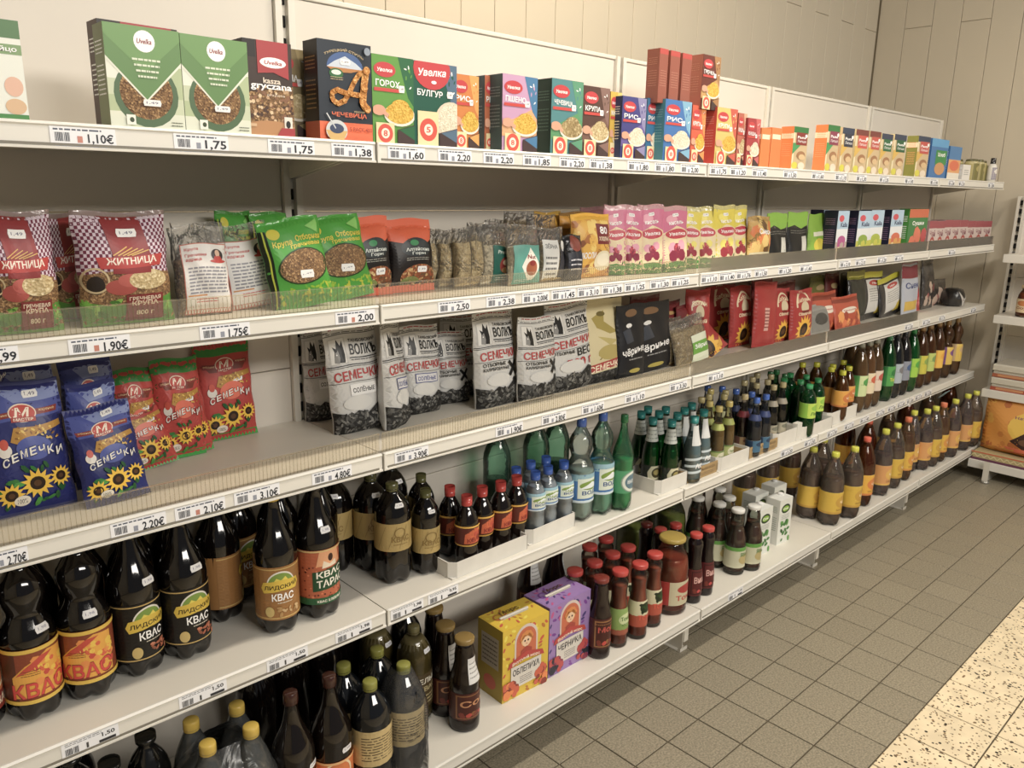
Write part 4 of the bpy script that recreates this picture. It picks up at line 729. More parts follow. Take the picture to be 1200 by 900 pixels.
def a_blue(W, H): a = Art(W, H); a.rect(0, 0, 1, 1, '#2a6fae'); a.rect(0, .8, 1, 1, '#4a9ad0'); a.rect(.3, .35, .95, .72, '#2f8a44'); a.text('Хлеб', .4, .56, .85, .66, '#ffffff'); a.ell(.6, .25, .3, .16, '#c8905a'); return a
def a_blue2(W, H): a = Art(W, H); a.rect(0, .0, 1, 1, '#3a7ab4'); a.rect(0, 0, 1, .6, '#e0a060'); a.ell(.5, .42, .4, .16, '#d8643a'); a.rect(0, 0, 1, .2, '#e8e2d4'); return a
cb((3.254,-0.362,0.219,0.183), .05, a_blue, '#2a6fae', 'tall blue crispbread box with green label', side='#1f5a9a', name='crispbread_box')
cb((3.478,-0.36,0.166,0.159), .04, a_blue2, '#3a7ab4', 'short blue and orange box with cream base', side='#2f6aa0', name='crispbread_box')
cb((3.637,-0.37,0.113,0.077), .02, lambda W, H: Art(W, H).rect(0, 0, 1, 1, '#e4e2de').lines(3, .2, .3, .8, .7, '#8a8a8a'), '#e4e2de', 'tiny white card propped before the patterned jars', side='#cfcdc8', name='card', cat='card')
pj = bottle('spice_jar', [(0, .9), (.02, 1), (.8, 1), (.88, .9), (.9, .85)], .036, .115, 'gloss', '#b5aa78', label=l_plain(.2, .1, '#a89c62', '#7a7440'), lz=(.05, .8), cap='#5a5630', caph=.02, capr=.03, cat='jar', seg=16)
for i, (px) in enumerate(((3.872), (3.885), (3.979), (4.123))):
    put(pj, px, (-.27, -.31, -.31, -.29)[i], z1, .3*i, f'olive patterned spice jar with dark lid, {ORD[i]} of four from the left', 'patterned spice jars at the end of the top shelf')
sh = bottle('spice_shaker', [(0, .9), (.02, 1), (.62, 1), (.72, .8), (.78, .5)], .024, .13, 'gloss', '#dddad2', label=l_plain(.15, .06, '#e4e0d8', '#9a94a0'), lz=(.1, .6), cap='#18161a', caph=.03, capr=.014, seg=16)
put(sh, 4.139, -.34, z1, 0, 'white spice shaker with black cap at the far end of the top shelf')

# ================================================================ second shelf: bags
z2 = SZ['s2']
def pb(q, T, artf, col, label, kind='pillow', lean=-.12, rz=0., roll=0., name='grain_bag', group=None, z=z2, k=1., dy=0., **kw):
    x, y, w_, h = q; h = h*k
    art = artf(w_, h) if artf else None
    return put(pouch(name, w_, h, T, col, art, kind=kind, seed=len(label)+int(abs(x)*50), **kw), x, y+T/2+dy, z+.001, rz, label, group, lean=lean, roll=roll)
GZ = 'checked maroon buckwheat bags'
pb((-0.678,-0.335,0.119,0.207), .06, a_zhit, '#8c7a76', 'maroon checked bag with ribbon lettering, cut by the left photo edge', matn='film_print', group=GZ, seal=.04, lean=-.05)
pb((-0.569,-0.255,0.093,0.201), .05, a_zhit, '#7c6a66', 'maroon checked bag half hidden between the two front ones', matn='film_print', group=GZ, seal=.04, rz=-.35)
pb((-0.506,-0.335,0.164,0.205), .065, a_zhit, '#8c7a76', 'whole maroon checked bag with ribbon lettering and white sticker', matn='film_print', group=GZ, seal=.04, lean=-.05)
GC = 'clear buckwheat bags with white paper labels'
kc = dict(matn='film', back='buckwheat', clear_top=.7)
pb((-0.356,-0.315,0.112,0.176), .045, a_clearlabel, '#efe9e2', 'clear buckwheat bag, upright white paper label with red heading', group=GC, lean=-.12, **kc)
pb((-0.237,-0.285,0.134,0.18), .045, a_clearlabel, '#efe9e2', 'clear buckwheat bag leaning sideways next to the green bags, white label', group=GC, lean=-.22, roll=-.1, **kc)
pb((-0.315,-0.21,0.11,0.178), .04, None, '#e2dcd4', 'unlabelled clear bag top showing behind the white-labelled bags', group=GC, lean=-.1, **kc)
GG = 'green buckwheat bags'
pb((-0.183,-0.11,0.085,0.198), .04, a_greenbag, '#3a8a2a', 'green bag far back, left of two tops peeking out', group=GG)
pb((-0.106,-0.12,0.096,0.196), .04, a_greenbag, '#3a8a2a', 'green bag far back, right of two tops peeking out', group=GG)
pb((-0.01,-0.28,0.16,0.193), .05, a_greenbag, '#3f9a2c', 'right green bag with oval grain window, tucked behind its neighbour', group=GG, lean=-.15, roll=-.13)
pb((-0.145,-0.335,0.147,0.191), .05, a_greenbag, '#3f9a2c', 'front green bag with oval grain window and yellow lettering', group=GG, lean=-.12, roll=-.13)
pb((0.076,-0.27,0.119,0.19), .05, a_orange, '#1c1616', 'left black bag with orange folded top', group='black bags with orange tops', sealcol='#d4511c', seal=.12)
pb((0.205,-0.25,0.141,0.182), .055, a_orange, '#1c1616', 'right black bag with orange folded top', group='black bags with orange tops', sealcol='#d4511c', seal=.12)
GB = 'clear bags of pale grain'
for i, q in enumerate([(0.304,-0.22,0.062,0.152), (0.332,-0.24,0.065,0.152), (0.36,-0.26,0.058,0.157), (0.411,-0.26,0.063,0.16)]):
    pb(q, .05, None, '#ece6d8', f'clear bag of pale speckled grain, {ORD[i]} from the left in the pressed row', group=GB, matn='film', back='oats', clear_top=.82, lean=-.06)
for i, q in enumerate([(0.549,-0.12,0.098,0.162), (0.633,-0.12,0.11,0.17), (0.689,-0.13,0.106,0.192)]):
    pb(q, .05, None, '#ded6c4', f'back-row clear grain bag behind the teal labels, {ORD[i]} from the left', group=GB, matn='film', back=('oats', 'mix', 'peas')[i], clear_top=.85, lean=-.06)
pb((0.481,-0.265,0.122,0.168), .05, a_teal, '#ece6d8', 'clear bag of pale beans with dark teal label and red oval', group=GB, matn='film', back='rice', clear_top=.7, lean=-.08)
pb((0.548,-0.3,0.124,0.164), .05, a_diamond, '#ece6d8', 'clear bean bag with light teal label and white diamond', group=GB, matn='film', back='rice', clear_top=.68, lean=-.08)
pb((0.719,-0.2,0.122,0.187), .05, None, '#e4dcc8', 'tall clear bag of mixed seeds behind the white-labelled bag', group=GB, matn='film', back='mix', clear_top=.8, lean=-.04)
pb((0.666,-0.3,0.105,0.153), .045, a_whitelab, '#ece6d8', 'small clear bag with white label and mottled seeds', group=GB, matn='film', back='beans', clear_top=.75, lean=-.08)
pb((0.744,-0.3,0.077,0.132), .04, lambda W, H: Art(W, H).rect(.1, .1, .9, .62, '#2a2c38').ell(.5, .8, .3, col='#8a3a2a').lines(3, .2, .2, .8, .5, '#cfcfd8'), '#1c1c22', 'small dark bag with grey lettering, left of the big yellow bag', lean=-.08)
pb((0.816,-0.14,0.118,0.192), .05, lambda W, H: Art(W, H).rect(0, .75, 1, .95, '#e0a818').ell(.5, .6, .3, .08, '#3a2a1c'), '#b08a24', 'bag with yellow top behind the white-labelled bag, left of two', lean=-.04, group='yellow-topped bags')
pb((0.91,-0.16,0.144,0.192), .05, lambda W, H: Art(W, H).rect(0, .75, 1, .95, '#d89a1c').ell(.5, .6, .3, .08, '#5a3a1c'), '#8a6420', 'bag with yellow top behind the dark bag, right of two', lean=-.04, group='yellow-topped bags')
pb((1.052,-0.12,0.15,0.207), .05, lambda W, H: Art(W, H).rect(0, .7, 1, .95, '#8a5a5c'), '#8a6064', 'dusky mauve bag at the back above the big yellow bag', lean=-.03)
pb((0.855,-0.29,0.175,0.191), .06, a_yellow80, '#cf9426', 'big golden muesli bag with maroon square reading 80', lean=-.06)
pk = [(0.972,-0.28,0.079,0.216), (1.039,-0.29,0.09,0.216), (1.114,-0.3,0.103,0.219), (1.23,-0.31,0.148,0.214)]
for i, q in enumerate(pk):
    pb(q, .05, lambda W, H: a_doy(W, H, '#d06a92', '#e8a0b8'), '#c898a0', f'pink fruit kissel bag, {ORD[i]} from the left', kind='doy', matn='film_print', name='drink_mix_bag', group='pink fruit drink mix bags', lean=-.04, rz=(-.5, -.4, -.3, 0)[i])
for i, q in enumerate([(1.377,-0.28,0.087,0.21), (1.453,-0.29,0.096,0.211), (1.548,-0.3,0.139,0.217), (1.673,-0.29,0.1,0.216)]):
    pb(q, .05, lambda W, H: a_doy(W, H, '#e0d03a', '#f0e46a', fruit='#a02438'), '#c8c07a', f'yellow fruit kissel bag, {ORD[i]} from the left', kind='doy', matn='film_print', name='drink_mix_bag', group='yellow fruit drink mix bags', lean=-.04, rz=(-.5, -.5, 0, -.1)[i])
pb((1.773,-0.31,0.155,0.177), .05, lambda W, H: Art(W, H).rect(0, 0, 1, .9, '#c8a050').scatter(24, .05, .3, .95, .88, .14, ['#d8742c', '#8a6a34', '#e0c070', '#6a4a24'], 4, k=6).rect(0, .0, 1, .25, '#d8d0b0').text('Смесь', .3, .62, .85, .74, '#ffffff'), '#b8924a', 'mottled tan soup mix bag right of the yellow bags', name='soup_mix_bag', lean=-.04)
gt = [(1.923,-0.3,0.152,0.188), (2.087,-0.3,0.163,0.19)]
for i, q in enumerate(gt):
    pb(q, .05, lambda W, H: Art(W, H).rect(.0, .05, 1, .68, '#17181a').rect(.55, .15, .8, .5, '#c8c8c0').lines(2, .1, .55, .9, .64, '#7a7a74').poly([(0, .68), (.3, .74), (.6, .66), (1, .72), (1, .98), (0, .98)], '#8ac03a'), '#1c1e1c', ('left', 'right')[i]+' black herb bag with bright green top', kind='doy', name='herb_bag', lean=-.03, group='black and green herb bags', sealcol='#8ac03a', seal=.2)
pb((2.262,-0.29,0.145,0.182), .04, lambda W, H: Art(W, H).rect(0, 0, 1, 1, '#8ab83a').ell(.5, .3, .3, .15, '#d8c83a').rect(.2, .5, .8, .6, '#e8e8d0'), '#7ab034', 'lime green bag between black herb bags and navy boxes', kind='doy', name='herb_bag', lean=-.03)
def a_navy(W, H, c='#c8b43a', f='#c05a8a'):
    a = Art(W, H); a.rect(0, 0, 1, 1, '#dfe4ea'); a.rect(0, .62, 1, 1, '#a8c4dc'); a.ell(.35, .84, .22, .07, '#c8384a'); a.text('Kaša', .3, .66, .9, .76, '#22305a'); a.rect(0, 0, 1, .35, c); a.ell(.5, .38, .35, .1, f); a.scatter(9, .1, .05, .9, .3, .12, [c, f, '#e8dca0'], 3, k=6); return a
GN = 'navy-sided cereal boxes on the second shelf'
for i, (q, D, c, f, lb) in enumerate([((2.354,-0.26,0.047,0.198), .06, '#c8b43a', '#c05a8a', 'navy box edge at the back right of the lime bag'), ((2.346,-0.34,0.103,0.197), .06, '#b8a8a0', '#b04a8a', 'navy-sided box with magenta berries, leftmost whole front'),
        ((2.554,-0.34,0.129,0.196), .06, '#c8c84a', '#8aa83a', 'navy-sided box with lime front, left of a matching pair'), ((2.685,-0.34,0.136,0.199), .05, '#c8c84a', '#a8b83a', 'lime fronted box, right of a matching pair'), ((2.907,-0.34,0.138,0.199), .055, '#d8a04a', '#d0603a', 'navy-sided box with orange fruit, left of the dark green box')]):
    cb(q, D, lambda W, H, c=c, f=f: a_navy(W, H, c, f), '#dfe4ea', lb, side='#1c1f38', z=z2, ink='#8a6a8a', group=GN)
cb((3.165,-0.34,0.237,0.202), .05, lambda W, H: Art(W, H).rect(0, 0, 1, 1, '#2f7a3a').rect(0, .8, 1, 1, '#c85a2a').text('Сушки', .2, .6, .8, .72, '#ffffff').scatter(9, .1, .1, .9, .42, .14, ['#b8323a', '#d86a4a'], 4, k=7), '#2f7a3a', 'dark green box with red berries right of the navy boxes', side='#3f8a34', z=z2)
for i, q in enumerate([(3.398,-0.33,0.105,0.142), (3.505,-0.33,0.109,0.14), (3.614,-0.33,0.113,0.144), (3.728,-0.33,0.117,0.142), (3.848,-0.33,0.121,0.141), (3.973,-0.33,0.126,0.135), (4.102,-0.33,0.131,0.133), (4.243,-0.33,0.152,0.131)]):
    cb(q, .07, lambda W, H: Art(W, H).rect(0, 0, 1, 1, '#cdbcb8').rect(0, .74, 1, 1, '#9a3a48').text('Чай', .15, .45, .85, .68, '#8a4a5a').ell(.55, .24, .28, .2, '#a83a34').ell(.55, .24, .15, .1, '#e0d0c8'), '#cdbcb8', f'low pale box with wine red top band, {ORD[i]} of eight from the left', side='#a88488', z=z2, name='tea_box', group='low pale tea boxes at the end of the second shelf')

# ================================================================ third shelf: seed bags
z3 = SZ['s3']
GBL = 'blue sunflower seed bags'
sb = dict(z=z3, name='seed_bag')
pb((-0.663,-0.17,0.114,0.264), .05, lambda W, H: a_seedblue(W, H, salt=True), '#1a2370', 'blue seed bag standing behind the big front one, only its top seen', group=GBL, lean=-.05, **sb)
pb((-0.542,-0.15,0.1,0.254), .05, lambda W, H: a_seedblue(W, H), '#1a2370', 'tall blue seed bag at the back beside the green-topped bags', group=GBL, lean=-.05, **sb)
pb((-0.551,-0.2,0.092,0.215), .05, lambda W, H: a_seedblue(W, H), '#1a2370', 'blue seed bag in the middle row behind the small blue one', group=GBL, lean=-.05, **sb)
pb((-0.684,-0.277,0.137,0.248), .06, lambda W, H: a_seedblue(W, H, salt=True), '#1f2c86', 'big blue seed bag in front with three sunflowers and corner banner', group=GBL, lean=-.18, **sb)
pb((-0.553,-0.314,0.118,0.193), .045, lambda W, H: a_seedblue(W, H), '#1f2c86', 'small blue seed bag in front leaning right of the big one', group=GBL, lean=-.25, roll=-.07, **sb)
GR = 'red sunflower seed bags with green ends'
red = lambda W, H: a_seedblue(W, H, base='#b8322a', red=True)
pb((-0.447,-0.13,0.089,0.216), .04, red, '#2c6a2c', 'red and green seed bag at the back, right of the blue bags', group=GR, lean=-.08, **sb)
pb((-0.435,-0.161,0.112,0.17), .045, red, '#b8322a', 'red seed bag with green ends slumped beside the small blue bag', group=GR, lean=-.35, roll=-.12, **sb)
pb((-0.357,-0.14,0.104,0.228), .04, red, '#245a26', 'dark green-topped seed bag right behind the middle red one', group=GR, lean=-.08, **sb)
pb((-0.345,-0.135,0.125,0.213), .045, red, '#b8322a', 'middle red seed bag with green ends, upright sunflower picture', group=GR, lean=-.22, roll=-.06, **sb)
pb((-0.215,-0.062,0.14,0.24), .045, red, '#b8322a', 'rightmost red seed bag with green ends, beside the empty shelf space', group=GR, lean=-.12, roll=0, **sb)
GW = 'newspaper-print sunflower seed bags'
W8 = [((0.049,-0.072,0.104,0.24), 3, -.15, 0, 'leftmost newspaper-print seed bag, partly covered, at the upright'),
      ((0.065,-0.225,0.145,0.269), 3, -.05, -.05, 'second newspaper-print seed bag, showing grey boxed caption'),
      ((0.15,-0.248,0.113,0.278), 0, .55, .06, 'narrow newspaper-print seed bag turned to show its pale side, blue caption'),
      ((0.286,-0.183,0.128,0.242), 0, 0, .02, 'newspaper-print seed bag with square blue corner box and dark seeds'),
      ((0.418,-0.153,0.114,0.207), 1, -.3, -.05, 'shaded newspaper-print seed bag directly right of the blue-captioned ones'),
      ((0.5,-0.12,0.139,0.242), 1, -.3, 0, 'darkest newspaper-print seed bag in the shadow at the back'),
      ((0.497,-0.266,0.157,0.27), 1, .05, 0, 'newspaper-print seed bag with big cross, left of the front trio'),
      ((0.635,-0.282,0.168,0.244), 1, .1, .05, 'newspaper-print seed bag with big cross, middle of the front trio'),
      ((0.806,-0.263,0.192,0.272), 2, 0, -.05, 'newspaper-print seed bag marked 500 g in red, right of the front trio')]
for i, (q, st, rz, ro, lb) in enumerate(W8): pb(q, .075, lambda W, H, st=st, i=i: a_wolf(W, H, st, i+1), '#bdbdbb', lb, kind='doy', group=GW, lean=-.06, rz=rz, roll=ro, matn='film_print', seal=.035, **sb)
pb((0.963,-0.26,0.201,0.27), .06, a_cream, '#cfc498', 'cream seed bag with red banner low down', kind='doy', lean=-.04, **sb)
pb((1.086,-0.266,0.146,0.244), .05, a_black, '#121318', 'left black seed bag with white script', group='black seed bags with white script', kind='doy', lean=-.05, **sb)
pb((1.224,-0.261,0.225,0.237), .055, a_black, '#121318', 'right black seed bag with white script', group='black seed bags with white script', kind='doy', lean=-.05, roll=-.05, **sb)
GM = 'dark red bag tops in the back row'
for i, q in enumerate([(1.343,-0.13,0.173,0.238), (1.458,-0.15,0.151,0.212), (1.546,-0.17,0.147,0.195)]):
    pb(q, .04, lambda W, H: Art(W, H).rect(0, .6, 1, .95, '#7a1c22').ell(.5, .8, .2, .03, '#c8a060'), '#6a161c', f'dark red bag top in the back row, {ORD[i]} from the left', group=GM, lean=-.03, **sb)
pb((1.353,-0.259,0.157,0.172), .04, None, '#e8e2d6', 'narrow clear seed bag left of the green-labelled one', matn='film', back='beans', lean=-.2, **sb)
pb((1.432,-0.287,0.212,0.174), .05, lambda W, H: Art(W, H).rect(.42, .02, .95, .6, '#dfe6d0').rect(.42, .2, .95, .45, '#6aa83a').text('Зёрна', .48, .28, .9, .4, '#ffffff'), '#e8e2d6', 'clear bag of brown seeds with green and white label', matn='film', back='beans', clear_top=.8, lean=-.25, roll=-.1, **sb)
GS = 'red sunflower seed bags without green'
rs = lambda W, H: a_redsun(W, H)
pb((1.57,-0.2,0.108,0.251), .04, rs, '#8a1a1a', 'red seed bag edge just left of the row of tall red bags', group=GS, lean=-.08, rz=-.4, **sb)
pb((1.928,-0.079,0.223,0.233), .05, rs, '#a81f1e', 'tall red seed bag with cream emblem, first of the row', group=GS, lean=-.06, **sb)
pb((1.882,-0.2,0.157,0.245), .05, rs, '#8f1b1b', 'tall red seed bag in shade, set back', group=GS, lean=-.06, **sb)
pb((1.604,-0.25,0.211,0.172), .035, rs, '#a81f1e', 'red seed bag slumped low against the riser', group=GS, lean=-.75, roll=-.35, **sb)
pb((1.951,-0.264,0.176,0.263), .045, lambda W, H: a_redsun(W, H, True), '#a01c1c', 'plain red bag back with small print panel', group=GS, lean=-.06, roll=.05, **sb)
pb((2.101,-0.264,0.152,0.225), .045, rs, '#a81f1e', 'slim red seed bag right of the plain red back', group=GS, lean=-.06, **sb)
pb((2.224,-0.285,0.191,0.215), .045, rs, '#a81f1e', 'red seed bag left of the silver bag', group=GS, lean=-.08, **sb)
pb((2.419,-0.28,0.216,0.133), .05, lambda W, H: Art(W, H).rect(.1, .1, .9, .8, '#8c8c88').ell(.5, .5, .3, .2, '#4a4a48'), '#a8a8a4', 'crumpled silver bag between red and orange bags', lean=-.3, **sb)
for i, q in enumerate([(2.205,-0.1,0.176,0.251), (2.41,-0.1,0.183,0.223), (2.746,-0.1,0.162,0.227), (2.855,-0.12,0.15,0.234), (2.952,-0.14,0.136,0.235)]):
    c = ('#8a1c20', '#7a1a1c', '#7a7a3a', '#6a2420', '#4a4634')[i]
    pb(q, .04, lambda W, H, c=c: Art(W, H).rect(0, .5, 1, .95, c).ell(.5, .75, .25, .06, '#b8a070'), c, ('dark red', 'wine red', 'olive', 'rust brown', 'dark olive')[i]+' bag top seen at the back of the third shelf', lean=-.03, **sb)
pb((2.538,-0.26,0.25,0.179), .04, a_orangebag, '#a8401f', 'left orange nut bag', group='orange nut bags', lean=-.2, **sb)
pb((2.709,-0.275,0.267,0.152), .04, a_orangebag, '#bf4a26', 'right orange nut bag, in front', group='orange nut bags', lean=-.25, **sb)
GP = 'clear poppy seed bags with white panels'
for i, q in enumerate([(2.923,-0.219,0.195,0.25), (3.108,-0.225,0.27,0.236), (3.281,-0.25,0.266,0.211)]):
    pb(q, .04, a_stripwhite if i else (lambda W, H: Art(W, H).rect(0, .84, 1, 1, '#8a8a2c').rect(.1, .1, .9, .8, '#3a3c34')), '#26262a', ('dark clear bag with olive top, left of two white-panelled bags', 'left white-panelled poppy bag with yellow top', 'right white-panelled poppy bag with yellow top')[i], group=GP, lean=-.12, matn='film_print', sealcol='#c8c424', seal=.12, roll=(0, 0, -.12)[i], **sb)
pb((3.451,-0.267,0.211,0.269), .04, lambda W, H: Art(W, H).rect(0, 0, 1, 1, '#b8bfce').rect(0, .7, 1, 1, '#8a2a3a').text('Снек', .1, .5, .9, .62, '#2a3a7a').rect(.1, .05, .9, .25, '#d8b43a'), '#a8aebc', 'pale blue snack bag with dark red top', lean=-.1, **sb)
pb((3.547,-0.262,0.195,0.174), .04, lambda W, H: Art(W, H).poly([(0, 0), (1, 0), (.55, 1), (.45, 1)], '#b82024').scatter(16, .2, .1, .8, .5, .06, ['#e8a0a0', '#d84a4a'], 3), '#7a1c20', 'small bright red bag tapering to a point', lean=-.1, topnarrow=.6, **sb)
for i, q in enumerate([(3.745,-0.251,0.166,0.268), (3.954,-0.236,0.26,0.147)]):
    pb(q, .04, lambda W, H: Art(W, H).scatter(10, .1, .1, .9, .5, .12, ['#a05050', '#c8b0a0'], 4), '#3a3634', ('tall dark clear bag right of the pointed red one', 'short dark netted bag near the shelf end')[i], lean=-.1, matn='film_print', **sb)
g = Geo().lathe([(.03, 0), (.055, .01), (.065, .04), (.06, .075), (.045, .098), (.02, .105)], 'film_print', '#1c1b1c', seg=20, fn=lambda a, z: 1+.05*math.sin(3*a+z*60))
a = Art(.1, .09); a.poly([(.1, .9), (.55, .45), (.9, .7), (.6, .35), (.45, 0), (.38, .38)], '#b8b4b0')
put(proto('dark_round_bag', 'bag', g.mesh('dark_round_bag'), [part('front_print', a.geo(f_cyl(.066, .0, .1, 1.4, -.3), edge=.01).mesh('front_print'))]), 4, -.28, z3, 0, 'round dark bag with torn white label, last on the third shelf')

# ================================================================ fourth shelf: drinks
z4 = SZ['s4']; K2 = '#0d0908'
st = lambda za, aa: [('price_sticker', sticker_art(), za, za+.042, .62, aa)]
fire = bottle('kvass_bottle', P_BULB, .049, .345, 'dark_pet', K2, cap='#2a1a12', lobes=5, span=3.3, label=l_kvas_fire(.16, .12), lz=(.13, .46), lcol='#5a2a18', extra=st(.53, .35))
fire2 = bottle('kvass_bottle', P_BULB, .049, .345, 'dark_pet', K2, cap='#2a1a12', lobes=5, span=3.6, label=l_orange(.17, .1), lz=(.13, .46), lcol='#5a2a18')
lida = bottle('kvass_bottle', P_LONG, .051, .345, 'dark_pet', K2, cap='#1c1410', lobes=5, span=4.0, label=l_lida(.2, .13), lz=(.12, .50), lcol='#151210', extra=st(.60, .2))
lidag = bottle('kvass_bottle', P_LONG, .050, .345, 'dark_pet', K2, cap='#d9b92c', lobes=5, span=4.0, label=l_lida(.2, .13, '#9a6a30'), lz=(.12, .50), lcol='#9a6a30')
taras = bottle('kvass_bottle', P_LONG, .051, .345, 'dark_pet', K2, cap='#1c1410', lobes=5, span=4.4, label=l_taras(.22, .14), lz=(.13, .53), lcol='#b5582e', extra=st(.64, .0))
plainb = bottle('kvass_bottle', P_LONG, .050, .345, 'dark_pet', K2, cap='#1c1410', lobes=5, seg=20)
tan15 = bottle('kvass_bottle', P_ROUND, .048, .27, 'dark_pet', K2, cap='#5a5a34', capr=.016, caph=.07, lobes=5, span=4.6, label=l_tan(.22, .08), lz=(.36, .64), lcol='#b39a5c', extra=st(.79, .1))
tan10 = bottle('kvass_bottle', P_ROUND, .038, .232, 'dark_pet', K2, cap='#5a5a34', capr=.014, caph=.08, lobes=5, label=l_tan(.24, .08), lz=(.28, .58), lcol='#b39a5c', extra=st(.76, .1))
GK = 'dark kvass bottles on the left of the fourth shelf'
def ax(*q): return q[0], q[1]
for q, P, rz, lb in [((-0.819,-0.23,0.043,0.277), fire2, .9, 'kvass bottle with orange label cut by the left photo edge'),
    ((-0.724,-0.242,0.047,0.265), fire, .1, 'left bottle with fiery KBAC label and wasp-waisted neck'), ((-0.627,-0.243,0.046,0.265), fire, -.3, 'right bottle with fiery KBAC label and wasp-waisted neck'),
    ((-0.531,-0.23,0.051,0.278), lida, .25, 'left black-labelled kvass bottle with yellow scroll'), ((-0.429,-0.233,0.054,0.284), lida, .12, 'right black-labelled kvass bottle with yellow scroll'),
    ((-0.313,-0.137,0.045,0.34), lidag, 1.5, 'gold-labelled kvass bottle turned away, label side without scroll'), ((-0.198,-0.093,0.041,0.311), lidag, .3, 'gold-labelled kvass bottle standing in the second row'),
    ((-0.228,-0.269,0.046,0.306), lidag, -.25, 'gold-labelled kvass bottle in front with yellow cap'), ((-0.123,-0.272,0.05,0.316), taras, .05, 'kvass bottle with orange label and green name panel')]:
    put(P, q[0], q[1], z4, rz, lb, GK)
back = [(-0.692), (-0.596), (-0.495), (-0.391), (-0.126), (-0.041)]
for i, x in enumerate(back): put(plainb, x, (-.13, -.13, -.12, -.11, -.13, -.15)[i], z4, .3*i, f'plain dark bottle in the shadowy back row, {ORD[i]} from the left', GK)
GT = 'tan-labelled kvass bottles with olive caps'
for q, P, rz, lb in [((0.003,-0.137,0.047,0.311), tan15, -.5, 'tan-labelled kvass bottle half behind the green-panelled one'), ((0.102,-0.153,0.048,0.257), tan15, .1, 'large tan-labelled kvass bottle, second row, left of the front one'),
    ((0.112,-0.25,0.048,0.27), tan15, .25, 'large tan-labelled kvass bottle in the very front'), ((0.205,-0.27,0.038,0.229), tan10, .2, 'small tan-labelled kvass bottle beside the white tray')]: put(P, q[0], q[1], z4, rz*.6-.35, lb, GT)
put(tan15, 0.224, -.13, z4, 0, 'olive-capped kvass bottle in the back row, left one', GT); put(tan10, 0.26, -.17, z4, 0, 'olive-capped kvass bottle in the back row, right one', GT)
def tray(name, x0, y0, x1, y1, dep, h, m, label, slant=0, print_=None, group='cardboard drink trays on the fourth shelf'):
    L = math.hypot(x1-x0, y1-y0); t = .003; c = .018
    g = Geo(); g.box(c, L, 0, t, 0, h, m); g.box(L-t, L, 0, dep, 0, h, m); g.box(0, t, c, dep, 0, h, m); g.box(0, L, dep-t, dep, 0, h, m); g.box(.001, L-.001, .001, dep-.001, 0, t, m)
    g.add([(0, c, 0), (c, 0, 0), (c, 0, h), (0, c, h), (t, c, 0), (c, t, 0), (c, t, h), (t, c, h)], [(0, 1, 2, 3), (4, 7, 6, 5), (3, 2, 6, 7)], m)
    ps = []
    if print_: ps = [part('front_print', print_.geo(lambda u, v, o: (c+u*(L-c), -o, v*h)).mesh('front_print'))]
    return put(proto(name, 'tray', g.mesh(name), ps), x0, y0, z4+.0005, math.atan2(y1-y0, x1-x0), label, group)
A_, B_ = (0.236,-0.366), (0.504,-0.359); tray('drink_tray', A_[0]-.018, A_[1], B_[0], min(B_[1], A_[1]+.03), .17, .045, 'cardwhite', 'long white tray holding red-capped cola-dark bottles')
A_, B_ = (0.52,-0.35), (0.727,-0.328); tray('drink_tray', A_[0], A_[1], B_[0], A_[1]+.01, .17, .045, 'cardwhite', 'short white tray holding blue-capped water bottles')
redc = bottle('small_kvass_bottle', P_WAIST, .033, .195, 'dark_pet', '#140c0a', cap='#b8281e', capr=.0145, caph=.10, lobes=5, span=4.2, label=l_small(.14, .06), lz=(.34, .64), lcol='#5a1c12')
GRC = 'small red-capped kvass bottles in the white tray'
for i, (x, y) in enumerate((((0.313,-0.239)), ((0.304,-0.323)), ((0.385,-0.301)), ((0.449,-0.305)), ((0.515,-0.306)))):
    put(redc, x, y, z4+.004, -.1+.12*i, f'small red-capped kvass bottle, {ORD[i]} of five from the left', GRC)
bluec = bottle('water_bottle', P_WAIST, .032, .2, 'pet', '#eef4f8', liquid='#c4d0d8', lmat='fluid', fill=.8, cap='#1f56b4', capr=.014, caph=.09, lobes=5, label=l_water(.2, .06), lz=(.46, .72), lcol='#3a78b0')
for i, (x, y, lb) in enumerate(((0.569,-0.314, 'left one of the front row'), (0.637,-0.304, 'middle one of the front row'), (0.708,-0.304, 'right one of the front row'), (0.556,-0.255, 'behind the last red cap'), (0.629,-0.247, 'second row, left'), (0.694,-0.241, 'second row, right'))):
    put(bluec, x, y, z4+.004, .2, f'small clear water bottle with blue cap, {lb}', 'small blue-capped water bottles')
gpet = bottle('green_bottle', P_LONG, .044, .345, 'pet', '#a4e0c2', liquid='#1a3a2a', lmat='gloss', fill=.36, cap='#2a6a4a', lobes=5)
for i, (x) in enumerate(((0.598), (0.772), (0.869))): put(gpet, x, -.12, z4, 0, f'large pale green plastic bottle at the back behind the blue caps, {ORD[i]} from the left', 'large green plastic bottles at the back')
wat = bottle('large_water_bottle', P_BULB, .045, .33, 'pet', '#e2f0ea', liquid='#c8e2da', fill=.5, cap='#2a56a8', lobes=5, label=l_water(.28, .09), lz=(.2, .48), lcol='#3a78b0')
wat2 = bottle('large_water_bottle', P_BULB, .042, .335, 'pet', '#c4ecd8', liquid='#9ad8c0', fill=.5, cap='#2a56a8', lobes=5, label=l_water(.28, .09), lz=(.22, .52), lcol='#4a86c0')
grn = bottle('large_water_bottle', P_LONG, .036, .32, 'pet', '#8ee0b0', liquid='#5cc890', fill=.55, cap='#1c6a3c', lobes=5, label=l_oval(.22, .08), lz=(.2, .44), lcol='#4aa070')
GLW = 'large bottled waters in the middle of the fourth shelf'
